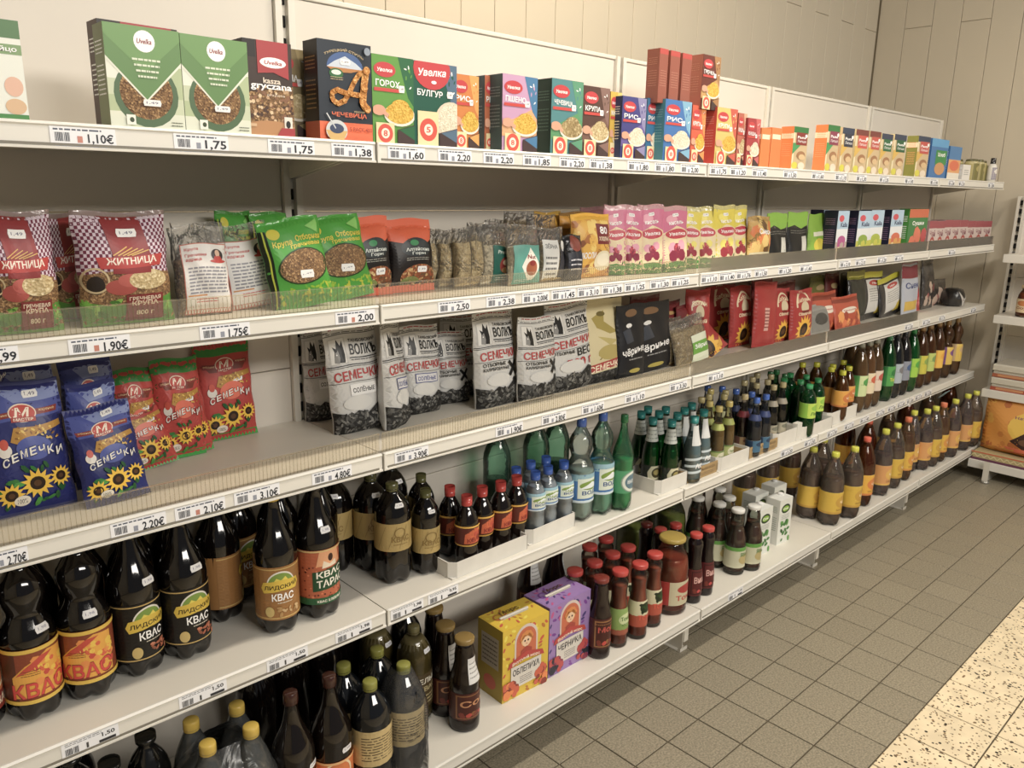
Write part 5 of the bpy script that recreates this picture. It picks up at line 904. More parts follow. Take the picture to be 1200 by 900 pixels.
for q, P, lb in [((0.79,-0.3,0.043,0.322), wat, 'large clear water bottle with blue label, left of the pair'), ((0.882,-0.315,0.038,0.333), wat2, 'large greenish water bottle with blue label, right of the pair'), ((0.946,-0.34,0.033,0.312), grn, 'tall green plastic bottle with pale oval label')]:
    put(P, q[0], q[1], z4, .3, lb, GLW)
def trayp(a, b, dep, h, m, lab, dy=.0, **k): tray('drink_tray', a[0], a[1], b[0], a[1]+dy, dep, h, m, lab, **k)
txt = Art(.14, .04); txt.text('МИНЕРАЛЬНАЯ ВОДА', .1, .55, .8, .8, '#6a5434'); txt.lines(2, .1, .15, .8, .45, '#7a6444', .4); txt.rect(.84, .2, .94, .8, '#8a7450')
trayp((1.132,-0.357), (1.301,-0.34), .16, .05, 'cardwhite', 'white tray with cut corner holding dark green glass bottles')
trayp((1.291,-0.354), (1.525,-0.33), .16, .045, 'cardbrown', 'brown printed tray under the clear teal-capped bottles', print_=txt)
trayp((1.493,-0.365), (1.705,-0.341), .16, .055, 'cardwhite', 'white tray under the golden lemonade bottles')
trayp((1.692,-0.356), (1.981,-0.319), .16, .045, 'cardbrown', 'brown printed tray under the dark wine-coloured bottles', print_=txt)
trayp((1.923,-0.359), (2.124,-0.332), .16, .06, 'cardwhite', 'small white tray under the dark gold-capped bottles')
trayp((2.118,-0.374), (2.389,-0.356), .16, .055, 'cardwhite', 'white tray under the green bottles, punched with a dark hole')
trayp((2.408,-0.355), (2.681,-0.346), .15, .06, 'cardwhite', 'white tray farthest right, under the yellow-capped bottles')
g = Geo().box(-.02, .02, -.012, .012, 0, .075, 'cardwhite', bev=.001); put(proto('small_carton', 'box', g.mesh('small_carton')), 2.109, -.35, z4, 0, 'narrow white cardboard upright between two white trays')
borj = bottle('mineral_water_bottle', P_BORJ, .033, .235, 'glass', '#3a9a54', liquid='#1a5a26', lmat='gloss', fill=.62, cap='#1c7a78', capr=.0145, caph=.085, label=l_borj(.2, .06), lz=(.04, .30), labmat='glass', lcol='#ffffff', extra=[('neck_foil', Art(.1, .05).rect(0, 0, 1, 1, '#b8beba').lines(3, .1, .1, .9, .9, '#7a8480', .3), .66, .88, 6.28, 0)])
borc = bottle('mineral_water_bottle', P_BORJ, .035, .235, 'glass', '#dcecea', liquid='#a0b8c0', lmat='fluid', fill=.66, cap='#1c7f7c', capr=.0145, caph=.085, label=l_wavy(.2, .08), lz=(.08, .45), labmat='glass', lcol='#ffffff', extra=[('neck_foil', Art(.1, .05).rect(.3, 0, .7, 1, '#d4d8d8'), .58, .88, 6.28, 0)])
GBJ = 'teal-capped green glass bottles'; GBC = 'teal-capped clear glass bottles'
zc = z4+.27
for i, (x, y) in enumerate([(1.252,-0.181), (1.22,-0.27), (1.242,-0.316), (1.321,-0.179), (1.309,-0.229), (1.38,-0.213), (1.334,-0.279)]):
    put(borj, x, y, z4+.004, -.3+.1*i, ('front left', 'front middle', 'front right, lit bright green', 'second row, far left', 'second row, second', 'second row, third', 'second row, right end')[i]+' teal-capped green glass bottle in the white tray', GBJ)
for i, (x, y) in enumerate([(1.341,-0.343), (1.445,-0.313), (1.412,-0.254), (1.493,-0.228)]):
    put(borc, x, y, z4+.004, .2, ('front left', 'front right', 'back left', 'back right')[i]+' teal-capped clear glass bottle in the brown tray', GBC)
def glassb(c, liq, cap, lab, R=.029, H=.235, lm='fluid', fill=.72, fc='#c8c0a0'): return bottle('lemonade_bottle', P_GLASS, R, H, 'glass', c, liquid=liq, lmat=lm, fill=fill, cap=cap, capr=.0135, caph=.03, label=lab, lz=(.08, .28), lcol=None, seg=16, extra=[('neck_label', Art(.1, .03).rect(0, 0, 1, 1, fc), .62, .72, 6.28, 0)])
lem = glassb('#d8d4b8', '#a8803a', '#c8b66a', l_lemon(.2, .05), fc='#a8b05a'); wine = glassb('#c0b8b0', '#3a0d10', '#c8b88a', l_plain(.2, .05, '#8a5a50', '#c8a878'), lm='gloss', fc='#8a2a3a')
navyb = glassb('#9aa8c0', '#10101c', '#1f5ab8', l_plain(.2, .05, '#1c3a5a', '#3a6a8a'), lm='gloss', fc='#2a3a6a'); dark = glassb('#8a8880', '#120d0c', '#b8ac80', l_plain(.2, .05, '#8a8a78', '#c0b8a0'), lm='gloss', fc='#b0a898')
clr = glassb('#c8ccc0', '#7a7a5a', '#b8ac78', l_lemon(.2, .05, '#a8a884', '#7a8a5a'), fc='#b0b080'); dgreen = glassb('#3a6a44', '#12301a', '#1c6a3a', None, lm='gloss', fc='#2a5a3a')
rows = [(lem, [(1.542,-0.316), (1.638,-0.3), (1.579,-0.251), (1.766,-0.161)], 'golden lemonade bottle', 'golden lemonade bottles'),
        (clr, [(1.601,-0.202), (1.668,-0.189), (1.716,-0.228), (1.794,-0.203)], 'pale gold-capped bottle behind the lemonade', 'pale gold-capped glass bottles'),
        (navyb, [(1.826,-0.211), (1.824,-0.281), (1.769,-0.34), (1.847,-0.336), (1.821,-0.15), (1.773,-0.148)], 'dark glass bottle with bright blue cap', 'blue-capped dark glass bottles'),
        (wine, [(1.783,-0.283)], 'deep red bottle with gold cap and pinkish neck label', None),
        (dark, [(2.019,-0.274), (2.093,-0.276), (1.99,-0.212), (2.085,-0.209), (2.077,-0.141), (2.177,-0.137), (1.992,-0.154), (2.197,-0.175)], 'dark bottle with dull gold cap', 'dark gold-capped glass bottles'),
        (dgreen, [(2.296,-0.146), (2.223,-0.153), (2.24,-0.209)], 'dark green capped glass bottle in the back row', 'green-capped glass bottles in the back row')]
for P, L, lb, gr in rows:
    for i, (x, y) in enumerate(L): put(P, x, min(-.04, y), z4+.004, .1*i, lb+(f', {ORD[i]} of {len(L)} from the front' if len(L) > 1 else ''), gr)
gsoda = bottle('green_soda_bottle', P_ROUND, .034, .23, 'pet', '#1f8a4a', liquid='#0c4a20', lmat='gloss', fill=.8, cap='#1f8a50', capr=.014, caph=.07, lobes=5, seg=18)
gsodal = bottle('green_soda_bottle', P_ROUND, .034, .23, 'pet', '#1f8a4a', liquid='#0c4a20', lmat='gloss', fill=.8, cap='#1f8a50', capr=.014, caph=.07, lobes=5, seg=18, label=l_plain(.2, .06, '#8ac03a', '#b8d84a', 'Лайм', '#2a6a2a'), lz=(.38, .66))
for i, (P, (x, y)) in enumerate(((gsoda, (2.206,-0.26)), (gsoda, (2.217,-0.29)), (gsodal, (2.174,-0.355)), (gsodal, (2.311,-0.325)), (gsoda, (2.334,-0.258)), (gsoda, (2.289,-0.2)))):
    put(P, x, y, z4+.004, .2, ('left front', 'second front', 'pale-labelled front', 'bright lime-labelled', 'back right', 'back left')[i]+' green soda bottle in the white tray', 'green soda bottles')
tea1 = bottle('iced_tea_bottle', P_TEA, .036, .235, 'pet', '#b07a3a', liquid='#5a2a0c', lmat='gloss', fill=.84, cap='#c8c81e', capr=.0145, caph=.07, lobes=5, seg=18, label=l_tea(.2, .06, '#d89a2c', '#c87024'), lz=(.3, .62))
for i, (x, y) in enumerate([(2.53,-0.334), (2.644,-0.31), (2.561,-0.267), (2.624,-0.27), (2.613,-0.213), (2.761,-0.257), (2.583,-0.165)]):
    put(tea1, x, y, z4+.004, .2, f'orange-labelled iced tea bottle with lime yellow cap, {ORD[i]} from the front', 'lime-capped iced tea bottles on the fourth shelf')
def big(c, liq, cap, lab, R=.043, H=.335, pts=P_TEA, lz=(.25, .55), lm='gloss'): return bottle('large_soda_bottle', pts, R, H, 'pet', c, liquid=liq, lmat=lm, fill=.86, cap=cap, lobes=5, seg=18, label=lab, lz=lz)
far = [(big('#b8a080', '#8a6a3a', '#8a8a7a', l_plain(.3, .1, '#4a9a4a', '#c8d8a0')), (2.761), 'clear golden bottle with green and white label'), (big('#b8a080', '#9a6a34', '#8a8a7a', l_plain(.3, .1, '#c8502c', '#e0d0b0')), (2.848), 'clear golden bottle with red and white label, left of two'),
       (big('#b8a080', '#7a5a34', '#8a8a7a', l_plain(.3, .1, '#b8483a', '#d8c8b8')), (2.933), 'clear golden bottle with red and white label, right of two'), (big('#3aa05a', '#0d4a20', '#1c6a34', l_plain(.3, .1, '#1f7a3a', '#4aa04a', 'Тархун', '#e0d84a')), (3.085), 'big dark green bottle with green label and yellow writing'),
       (big('#6a7078', '#1a1c20', '#2a2a2e', l_plain(.3, .1, '#7a7a80', '#a8b4c0')), (3.183), 'nearly black big bottle with grey-blue label, left of two'), (big('#6a6468', '#1c1618', '#2a2a2e', l_plain(.3, .1, '#3a5a8a', '#8a90a0')), (3.283), 'nearly black big bottle with grey-blue label, right of two'),
       (big('#3aa05a', '#12702c', '#1c7a34', l_plain(.3, .1, '#4aa43a', '#9acc3a')), (3.396), 'big bright green bottle beside the brown ones'), (big('#a87a4a', '#5a3414', '#8a6a3a', l_plain(.3, .1, '#8aa84a', '#c8c03a')), (3.518), 'big brown bottle with lime label, left of two'),
       (big('#a87a4a', '#6a4018', '#8a6a3a', l_plain(.3, .1, '#7a9a5a', '#b8c86a')), (3.629), 'big brown bottle with lime label, right of two'), (big('#a87a4a', '#5a3010', '#8a6a3a', l_plain(.3, .1, '#e0a01e', '#e8b83a')), (3.758), 'big brown bottle with plain amber label'),
       (big('#a87a4a', '#4a2810', '#8a6a3a', l_plain(.3, .1, '#7a4a8a', '#d8b84a'), pts=P_BULB), (3.903), 'big brown bottle with violet and yellow label'), (big('#a87a4a', '#5a3414', '#8a6a3a', l_plain(.3, .1, '#c8a878', '#d8b84a'), pts=P_BULB), (4.056), 'last big brown bottle on the fourth shelf, beige label')]
for P, x, lb in far: put(P, x, -.31, z4, .25, lb, 'large soda bottles at the far end of the fourth shelf')
for i, x in enumerate([(2.996), (3.148), (3.476), (3.842), (4.179)]): put(far[(0, 1, 4, 8, 9)[i]][0], x, -.17, z4, .3, f'large soda bottle in the back row, {ORD[i]} from the left', 'large soda bottles in the back row of the fourth shelf')

# ================================================================ bottom shelf
z5 = SZ['s5']
def kbox(q, D, base, sidec, deco, ttl, lab, fruit):
    x, y, rz, w_, h = q; a = Art(w_, h); a.rect(0, 0, 1, 1, base); a.scatter(46, .02, .02, .98, .98, .05, deco, 3, k=6, el=.5)
    a.ell(.5, .77, .25, .2, '#d8c8c0', a0=0, a1=math.pi); a.rect(.25, .5, .75, .78, '#d8c8c0'); a.ell(.5, .75, .215, .18, '#c8643a', a0=0, a1=math.pi); a.rect(.285, .5, .715, .75, '#c8643a')
    a.ell(.5, .76, .115, .095, '#e8b87a'); a.ell(.5, .735, .085, .075, '#ecc8a4'); a.ell(.465, .745, .018, col='#3a2a28'); a.ell(.535, .745, .018, col='#3a2a28'); a.poly([(.36, .74), (.40, .86), (.5, .885), (.60, .86), (.64, .74), (.6, .84), (.5, .80), (.4, .84)], '#d88a3a'); a.ell(.5, .705, .018, .005, '#b8483a'); a.poly([(.38, .62), (.5, .67), (.62, .62), (.6, .52), (.4, .52)], '#a83a2a'); a.ring(.5, .76, .15, .04, '#d8843a', a0=.1, a1=3.04)
    a.poly([(.14, .52), (.5, .60), (.86, .52), (.9, .44), (.5, .50), (.1, .44)], '#b8342c'); a.text('Вкусный морс', .2, .48, .8, .535, '#f4e6d0', bend=.03)
    a.rect(.17, .14, .83, .45, '#d9d4cc'); a.text(ttl, .21, .32, .79, .41, '#2c2830', rise=.01); a.lines(4, .36, .17, .64, .28, '#6a6468', .3)
    a.scatter(14, .04, .03, .3, .26, .07, fruit, 5, k=7); a.scatter(14, .7, .03, .96, .3, .06, fruit, 6, k=7)
    sd = Art(D, h); sd.rect(0, 0, 1, 1, sidec); sd.rect(.15, .42, .85, .85, '#b8b09c'); sd.lines(6, .2, .46, .8, .82, '#6a6458', .35); sd.ell(.5, .2, .25, .1, fruit[0])
    tp = Art(w_, D); tp.scatter(24, .05, .05, .95, .95, .05, deco, 8, k=6, el=.4); tp.rect(.22, .42, .78, .50, '#b9b4a8'); tp.ring(.22, .6, .1, .03, deco[0]); tp.text('Морс', .3, .6, .7, .8, '#6a4a2a')
    P = carton('juice_box', w_, h, D, base, a, sd, tp, base); g = Geo().box(-.055, .055, -.004, .004, h+.001, h+.006, 'print', '#cfcac0', bev=.0015); P['parts'].append(part('handle', g.mesh('handle')))
    put(P, x+math.sin(-rz)*D/2, y+math.cos(rz)*D/2, z5, rz, lab, 'carry-handle juice boxes')
kbox((0.456,-0.411,-0.035,0.179,0.229), .11, '#d9b81c', '#a8901c', ['#b8701c', '#e8d84a', '#c84a2a'], 'ОБЛЕПИХА', 'yellow carry-handle juice box with girl portrait', ['#c8502a', '#e07a2c', '#8a2a1c'])
kbox((0.645,-0.409,0.005,0.183,0.233), .11, '#9a7ab8', '#7a5a98', ['#7a3a98', '#c04a8a', '#4a3a7a'], 'ЧЕРНИКА', 'purple carry-handle juice box with girl portrait', ['#b83a3a', '#2a2a3a', '#8a2a4a'])
brn = bottle('kvass_bottle', P_LONG, .048, .345, 'dark_pet', '#130c08', cap='#3a1c14', lobes=5, span=3.6, label=l_orange(.17, .1), lz=(.12, .42), lcol='#d4702a', extra=st(.47, .5))
crm = bottle('kvass_bottle', P_ROUND, .05, .295, 'dark_pet', '#0e1014', cap='#8a8a3a', capr=.017, caph=.06, lobes=5, label=l_back(.3, .1), lz=(.32, .64), lcol='#c8b078', seg=22)
GL5 = 'dark kvass bottles on the left of the bottom shelf'
for (x, y), P, rz, lb in [((-0.276,-0.415), brn, .1, 'dark brown kvass bottle with brown cap, left of two'), ((-0.178,-0.417), brn, -.2, 'dark brown kvass bottle with brown cap and orange label, right of two')]: put(P, x, y, z5, rz, lb, GL5)
C1, C2 = (-0.021,-0.335,0.049,0.22), (0.068,-0.358,0.043,0.242)
put(crm, (-0.088,-0.433)[0], (-0.088,-0.433)[1], z5, .2, 'kvass bottle with cream label in front, left of the wrapped pair', GL5); put(crm, (0.006,-0.429)[0], (0.006,-0.429)[1], z5, -.2, 'kvass bottle with cream label in shiny film, right of the pair', GL5)
for i, (x, y) in enumerate([(-0.094,-0.345), (-0.006,-0.343)]): put(crm, x, y, z5, .2, ('left', 'right')[i]+' green-capped kvass bottle in the second row behind the cream labels', GL5)
for i, (x) in enumerate([(-0.77), (-0.676), (-0.248), (-0.144), (-0.037), (0.063)]):
    put(plainb, x, (-.2, -.22, -.16, -.14, -.13, -.12)[i], z5, 0, f'dark bottle in the deep shade of the bottom shelf, {ORD[i]} from the left', GL5)
dk = bottle('dark_bottle', P_ROUND, .045, .30, 'dark_pet', '#101010', cap='#1a1a18', capr=.02, caph=.06, lobes=5, seg=20)
for i, (x, y) in enumerate([(-0.567,-0.296), (-0.668,-0.275), (-0.632,-0.323)]): put(dk, x, y, z5, 0, ('black-capped dark bottle left of the wrapped pack', 'black-capped dark bottle peeking up at the bottom photo edge, left one', 'black-capped dark bottle peeking up at the bottom photo edge, right one')[i], GL5)
# gold-capped bottles bundled in clear film
gold = bottle('wrapped_bottle', P_TEA, .045, .305, 'pet', '#d8dcdc', liquid='#7c8080', lmat='gloss', fill=.60, cap='#c8a83a', capr=.0165, caph=.065, lobes=5)
gp = [(-0.463,-0.308), (-0.365,-0.321), (-0.466,-0.404), (-0.367,-0.413)]
for i, (x, y) in enumerate(gp): put(gold, x, y, z5, 0, ('back left', 'back right', 'front left', 'front right')[i]+' gold-capped bottle of the film-wrapped pack', 'gold-capped bottles in clear film')
def wrapbag(name, x0, x1, y0, y1, h0, h1, label, col='#f0f2f4'):
    g = Geo(); nx = 14; nz = 10; ring = []
    def P(t):
        t = t % 1*4; k = int(t); f = t-k; c = [(x0, y0), (x1, y0), (x1, y1), (x0, y1)]; a, b = c[k], c[(k+1) % 4]; return a[0]+(b[0]-a[0])*f, a[1]+(b[1]-a[1])*f
    cx, cy = (x0+x1)/2, (y0+y1)/2; R = random.Random(5); n = 48; vs = []
    for j in range(nz+1):
        v = j/nz; sq = 1 if v < .62 else 1-.62*((v-.62)/.38)**1.3
        for i in range(n):
            px, py = P(i/n); d = math.hypot(px-cx, py-cy); k = sq*(1+.02*math.sin(i*1.9+j)+.015*math.sin(i*.7-j*1.7)); rr = min(1, .93*max(abs(x1-x0), abs(y1-y0))*.62/d); vs.append((cx+(px-cx)*k*rr, cy+(py-cy)*k*rr, h0+(h1-h0)*v))
    fs = [(j*n+i, j*n+(i+1) % n, (j+1)*n+(i+1) % n, (j+1)*n+i) for j in range(nz) for i in range(n)]
    g.add([(a-cx, b-cy, c) for a, b, c in vs], fs, 'wrap', col, True); put(proto('plastic_wrap', 'wrapping', g.mesh('plastic_wrap')), cx, cy, z5+.001, 0, label)
gx = [p[0] for p in gp]; gy = [p[1] for p in gp]
wrapbag('w', min(gx)-.052, max(gx)+.052, max(-.47, min(gy)-.052), max(gy)+.052, 0, .27, 'clear film wrapped around the gold-capped bottles')
cx_, cy_ = (0.006,-0.429)[0], (0.006,-0.429)[1]; wrapbag('w', cx_-.056, cx_+.056, cy_-.056, cy_+.056, 0, .29, 'shiny clear film around the right cream-labelled bottle')
bel = bottle('white_kvass_bottle', P_ROUND, .049, .285, 'pet', '#a89a68', liquid='#5f5634', lmat='pulp', fill=.9, cap='#6a6440', capr=.016, caph=.05, lobes=5, label=Art(.3, .12).rect(0, 0, 1, 1, '#4a3c22').text('БЕЛЫЙ', .36, .72, .62, .92, '#d8d4c4').text('КВАС', .4, .5, .6, .64, '#a89a70').lines(3, .38, .1, .62, .42, '#a89a70', .4), lz=(.2, .56), lcol='#4a3c22', extra=st(.76, .1))
q = (0.161,-0.294,0.048,0.231); put(bel, q[0], q[1], z5, .25, 'cloudy beige kvass bottle reading white in Russian, in front', 'cloudy beige kvass bottles'); put(bel, 0.122, -.2, z5, .2, 'cloudy beige kvass bottle behind, only its round shoulder visible', 'cloudy beige kvass bottles')
jd = bottle('dark_juice_bottle', P_JUICE, .0425, .268, 'gloss', '#140807', cap='#8a7038', capr=.026, caph=.045, label=l_fruit(.26, .1, '#4a1a12', '#8a5a30', '#b83a2a', 'Сок', '#c88a5a'), lz=(.14, .44), lcol='#3a1410', extra=[('price_note', Art(.05, .06).rect(0, 0, 1, 1, '#dcdcdc').lines(4, .1, .15, .9, .85, '#9a9a9a', .3), .54, .80, 1.25, .15)])
GJ = 'dark juice bottles with white paper notes'
q = (0.233,-0.4,0.042,0.266); put(jd, q[0], q[1], z5, .1, 'front dark juice bottle with gold lid and brown label', GJ)
put(jd, 0.232, -.33, z5, .1, 'second dark juice bottle, right behind the front one', GJ); put(jd, 0.26, -.22, z5, .1, 'third dark juice bottle, farthest back below the shelf edge', GJ); put(dk, 0.195, -.23, z5, 0, 'round black-capped bottle left of the white-noted bottles', GJ)
put(jd, 0.755, -.12, z5, -.2, 'dark juice bottle with white note behind the yellow box', GJ); put(jd, 0.857, -.14, z5, .8, 'dark juice bottle with no note seen behind the purple box', GJ)
rj = bottle('berry_juice_bottle', P_JUICE, .037, .268, 'gloss', '#1c0a0a', cap='#7a2418', capr=.024, caph=.045, label=l_fruit(.24, .1, '#4a1c16', '#9a6a3a', '#c83a2a', 'Морс', '#c8483a'), lz=(.14, .52), lcol='#4a1c16', extra=[('price_note', Art(.03, .06).rect(0, 0, 1, 1, '#dcdce0'), .6, .82, .5, .9)])
q = (0.77,-0.422,0.036,0.266); put(rj, q[0], q[1], z5, .1, 'dark berry juice bottle between purple box and tomato juices')
tom = bottle('tomato_juice_bottle', P_TOM, .0335, .262, 'glass', '#c8b8a8', liquid='#c2502e', lmat='pulp', fill=.80, cap='#b82a20', capr=.0255, caph=.045, label=l_tomato(.2, .09), lz=(.18, .52), lcol='#b3482c')
tomg = bottle('tomato_juice_bottle', P_TOM, .0335, .262, 'glass', '#c8b8a8', liquid='#c05434', lmat='pulp', fill=.80, cap='#b82a20', capr=.0255, caph=.045, label=l_tomato(.2, .09, True), lz=(.18, .52), lcol='#a3543a')
GTO = 'red-lidded tomato juice bottles'
for i, (q, P) in enumerate([((0.862,-0.422,0.035,0.266), tomg), ((0.949,-0.434,0.033,0.27), tom), ((1.046,-0.421,0.034,0.261), tom)]): put(P, q[0], q[1], z5, .15, ('front row tomato juice bottle with green label', 'front row tomato juice bottle with red word label, left of two', 'front row tomato juice bottle with red word label, right of two')[i], GTO)
for i, (x, y) in enumerate([(0.846,-0.328), (0.939,-0.326), (1.02,-0.327), (0.926,-0.236), (1.016,-0.232), (0.753,-0.326)]): put(tom, x, y, z5, .1*i, ('second row, left', 'second row, middle', 'second row, right', 'third row, left', 'third row, right', 'behind the purple box corner')[i]+', dull red-lidded juice bottle', GTO)
jar = bottle('large_juice_jar', P_JAR, .062, .275, 'glass', '#c8a890', liquid='#c24a28', lmat='pulp', fill=.74, cap='#a8903c', capr=.045, caph=.03, label=l_plain(.36, .1, '#a82018', '#c8c0a0', 'Томат', '#b82a20'), lz=(.14, .46), lcol='#a82018', seg=28)
q = (1.184,-0.396,0.056,0.244); put(jar, q[0], q[1], z5, .3, 'big round jar of tomato juice with wide gold lid')
pj2 = bottle('pickle_jar', P_JAR, .062, .275, 'glass', '#c8d2a8', liquid='#9aa05a', lmat='fluid', fill=.7, cap='#8a7c3a', capr=.045, caph=.03, seg=26)
put(pj2, 1.312, -.12, z5, 0, 'big pale green jar at the back behind the tomato juice', 'pale green jars'); put(pj2, 1.545, -.19, z5, 0, 'pale green jar with gold lid behind the cherry juices', 'pale green jars'); put(pj2, 1.552, -.07, z5, 0, 'pale green jar deepest in the shade, between the two others', 'pale green jars')
ch = bottle('cherry_juice_bottle', P_TOM, .032, .262, 'gloss', '#170a0c', cap='#b8281e', capr=.0215, caph=.045, label=l_fruit(.2, .1, '#5a1418', '#3a0c10', '#c83a3a', 'Вишня', '#d8a8a0'), lz=(.12, .5), lcol='#5a1418')
chd = bottle('cherry_juice_bottle', P_TOM, .032, .262, 'gloss', '#120a0c', cap='#5a1814', capr=.0215, caph=.045)
GCH = 'dark cherry juice bottles'
for q, lb in [((1.286,-0.422,0.027,0.248), 'front cherry juice bottle with red cap, left of two'), ((1.368,-0.418,0.021,0.248), 'front cherry juice bottle with red cap, right of two')]: put(ch, q[0], q[1], z5, .2, lb, GCH)
for i, (x, y) in enumerate([(1.206,-0.35), (1.3,-0.324), (1.225,-0.269)]): put(ch if i < 2 else chd, x, y, z5, 0, ('red-capped cherry juice bottle just behind the big jar', 'red-capped cherry juice bottle in the third row', 'dark-capped juice bottle in front of the pale green jar')[i], GCH)
wj = bottle('apple_juice_bottle', P_JUICE, .041, .262, 'glass', '#dce4d4', liquid='#55200e', lmat='gloss', fill=.74, cap='#dcdcd8', capr=.0245, caph=.04, label=Art(.26, .08).rect(0, 0, 1, 1, '#c8c8ac').rect(0, .82, 1, 1, '#5a9a3a').ell(.5, .4, .14, .25, '#b8a870').text('Яблоко', .38, .55, .62, .75, '#4a7a2c'), lz=(.12, .44), lcol='#c8c8ac')
GAJ = 'white-capped brown juice bottles with green-topped labels'
for q, lb in [((1.6,-0.322,0.037,0.263), 'left front'), ((1.608,-0.401,0.041,0.26), 'middle front'), ((1.678,-0.422,0.029,0.268), 'right front')]: put(wj, q[0], q[1], z5, .25, lb+' white-capped brown juice bottle with pale label', GAJ)
for i, (x, y) in enumerate([(1.58,-0.226), (1.687,-0.306), (1.738,-0.227), (1.726,-0.19)]): put(wj, x, y, z5, .2, ('far left', 'behind the middle one', 'third row right', 'third row left')[i]+' white-capped brown juice bottle at the back', GAJ)
def a_carton(W, H):
    a = Art(W, H); a.rect(0, 0, 1, 1, '#dfe2dc'); a.ell(.5, .78, .34, .1, '#1c3a1c'); a.ell(.5, .78, .25, .06, '#8ab83a'); a.text('Сок', .3, .755, .7, .805, '#ffffff'); a.scatter(16, .1, .05, .95, .5, .13, ['#3a7a34', '#5a9a44', '#2a5a2a'], 3, k=6, el=.6); a.lines(3, .2, .55, .8, .66, '#9aa09a', .3); return a
q = (1.908,-0.371,-0.406,0.107,0.247); q2 = (2.004,-0.406,-0.422,0.087,0.25)
GCT = 'white juice cartons with green leaves'
def cart(x, y, h, lb): 
    P = carton('juice_carton', .095, h, .065, '#dfe2dc', a_carton(.095, h), side_lines(.065, h, '#e0e2de', '#9aa89a'), None, '#e0e2de'); g = Geo().lathe([(.012, h), (.012, h+.008), (.010, h+.009)], 'gloss', '#e8e8e8', seg=12, cx=.02, cy=.01); P['parts'].append(part('cap', g.mesh('cap'))); put(P, x, y, z5, -.06, lb, GCT)
cart((1.826), -.365, .20, 'left front white juice carton with green leaves'); cart((1.99), -.365, .20, 'right front white juice carton with green leaves')
cart((1.959), -.27, .20, 'white juice carton behind the left front one'); cart((2.114), -.27, .20, 'white juice carton behind the right front one')
teaY = bottle('large_tea_bottle', P_TEA, .05, .335, 'pet', '#e0d0c0', liquid='#4a2614', lmat='gloss', fill=.66, cap='#cfd03a', capr=.0165, caph=.055, lobes=5, label=l_tea(.3, .1, '#d8b22c', '#c89a2a'), lz=(.18, .48), seg=20)
teaR = bottle('large_tea_bottle', P_TEA, .05, .335, 'pet', '#a8602c', liquid='#5a240c', lmat='gloss', fill=.86, cap='#d8502c', capr=.0165, caph=.055, lobes=5, label=l_tea(.3, .1, '#e8b01c', '#d87a24'), lz=(.18, .48), seg=20)
teaP = bottle('large_tea_bottle', P_TEA, .046, .335, 'pet', '#e0d0cc', liquid='#40221a', lmat='gloss', fill=.64, cap='#cfd03a', capr=.0165, caph=.055, lobes=5, label=l_tea(.3, .1, '#d89a54', '#e0b04a'), lz=(.18, .48), seg=20)
teaO = bottle('large_tea_bottle', P_TEA, .046, .335, 'pet', '#d0b08a', liquid='#542410', lmat='gloss', fill=.76, cap='#d86a3a', capr=.0165, caph=.055, lobes=5, label=l_tea(.3, .1, '#e0b22a', '#d8902c'), lz=(.18, .48), seg=20)
GTE = 'large iced tea bottles on the bottom shelf'
fr = [(teaY, (2.343,-0.427,0.047,0.328), 'lime-capped tea bottle with yellow label, front of the wrapped four'), (teaY, (2.487,-0.449,0.039,0.327), 'lime-capped tea bottle with orange-edged label, right of the wrapped four'),
      (teaY, (2.34,-0.327,0.045,0.312), 'lime-capped tea bottle, left of the wrapped four'), (teaR, (2.68,-0.422,0.046,0.341), 'tall red-capped tea bottle with white nutrition panel'),
      (teaP, (2.882,-0.426,0.032,0.341), 'lime-capped bottle with peach-coloured label beside the red-capped ones'), (teaY, (3.033,-0.421,0.031,0.324), 'lime-capped tea bottle sixth along the front'),
      (teaO, (3.194,-0.413,0.032,0.328), 'orange-capped tea bottle with golden label'), (teaP, (3.377,-0.391,0.024,0.318), 'lime-capped tea bottle with tan label'), (teaP, (3.435,-0.416,0.03,0.336), 'lime-capped tea bottle with salmon label'),
      (teaY, (3.541,-0.424,0.025,0.333), 'lime-capped tea bottle with bright yellow label near the far end'), (teaO, (3.66,-0.424,0.031,0.346), 'double orange-capped tea bottle near the far end'), (teaP, (3.794,-0.44,0.034,0.357), 'tea bottle in grey film with pinkish cap'),
      (teaP, (3.984,-0.443,0.032,0.336), 'lime-capped bottle with orange label after the film-wrapped one'), (teaY, (4.105,-0.45,0.024,0.334), 'lime-capped tea bottle, second from the far end'), (teaO, (4.235,-0.452,0.024,0.334), 'red-capped tea bottle at the very end of the bottom shelf')]
for P, q, lb in fr:
    if q[0] < 4.19: put(P, q[0], q[1], z5, .3, lb, GTE)
for i, (P, x, y) in enumerate([(teaY, 2.091, -.14), (teaY, 2.298, -.14), (teaY, 2.505, -.14), (teaY, 2.515, -.29), (teaR, 2.987, -.30), (teaR, 3.056, -.16), (teaO, 3.346, -.26), (teaR, 3.7, -.22), (teaO, 3.967, -.24), (teaR, 4.324, -.24)]):
    put(P, x, y, z5, .3, f'large tea bottle in the back row of the bottom shelf, {ORD[i]} from the left', GTE)

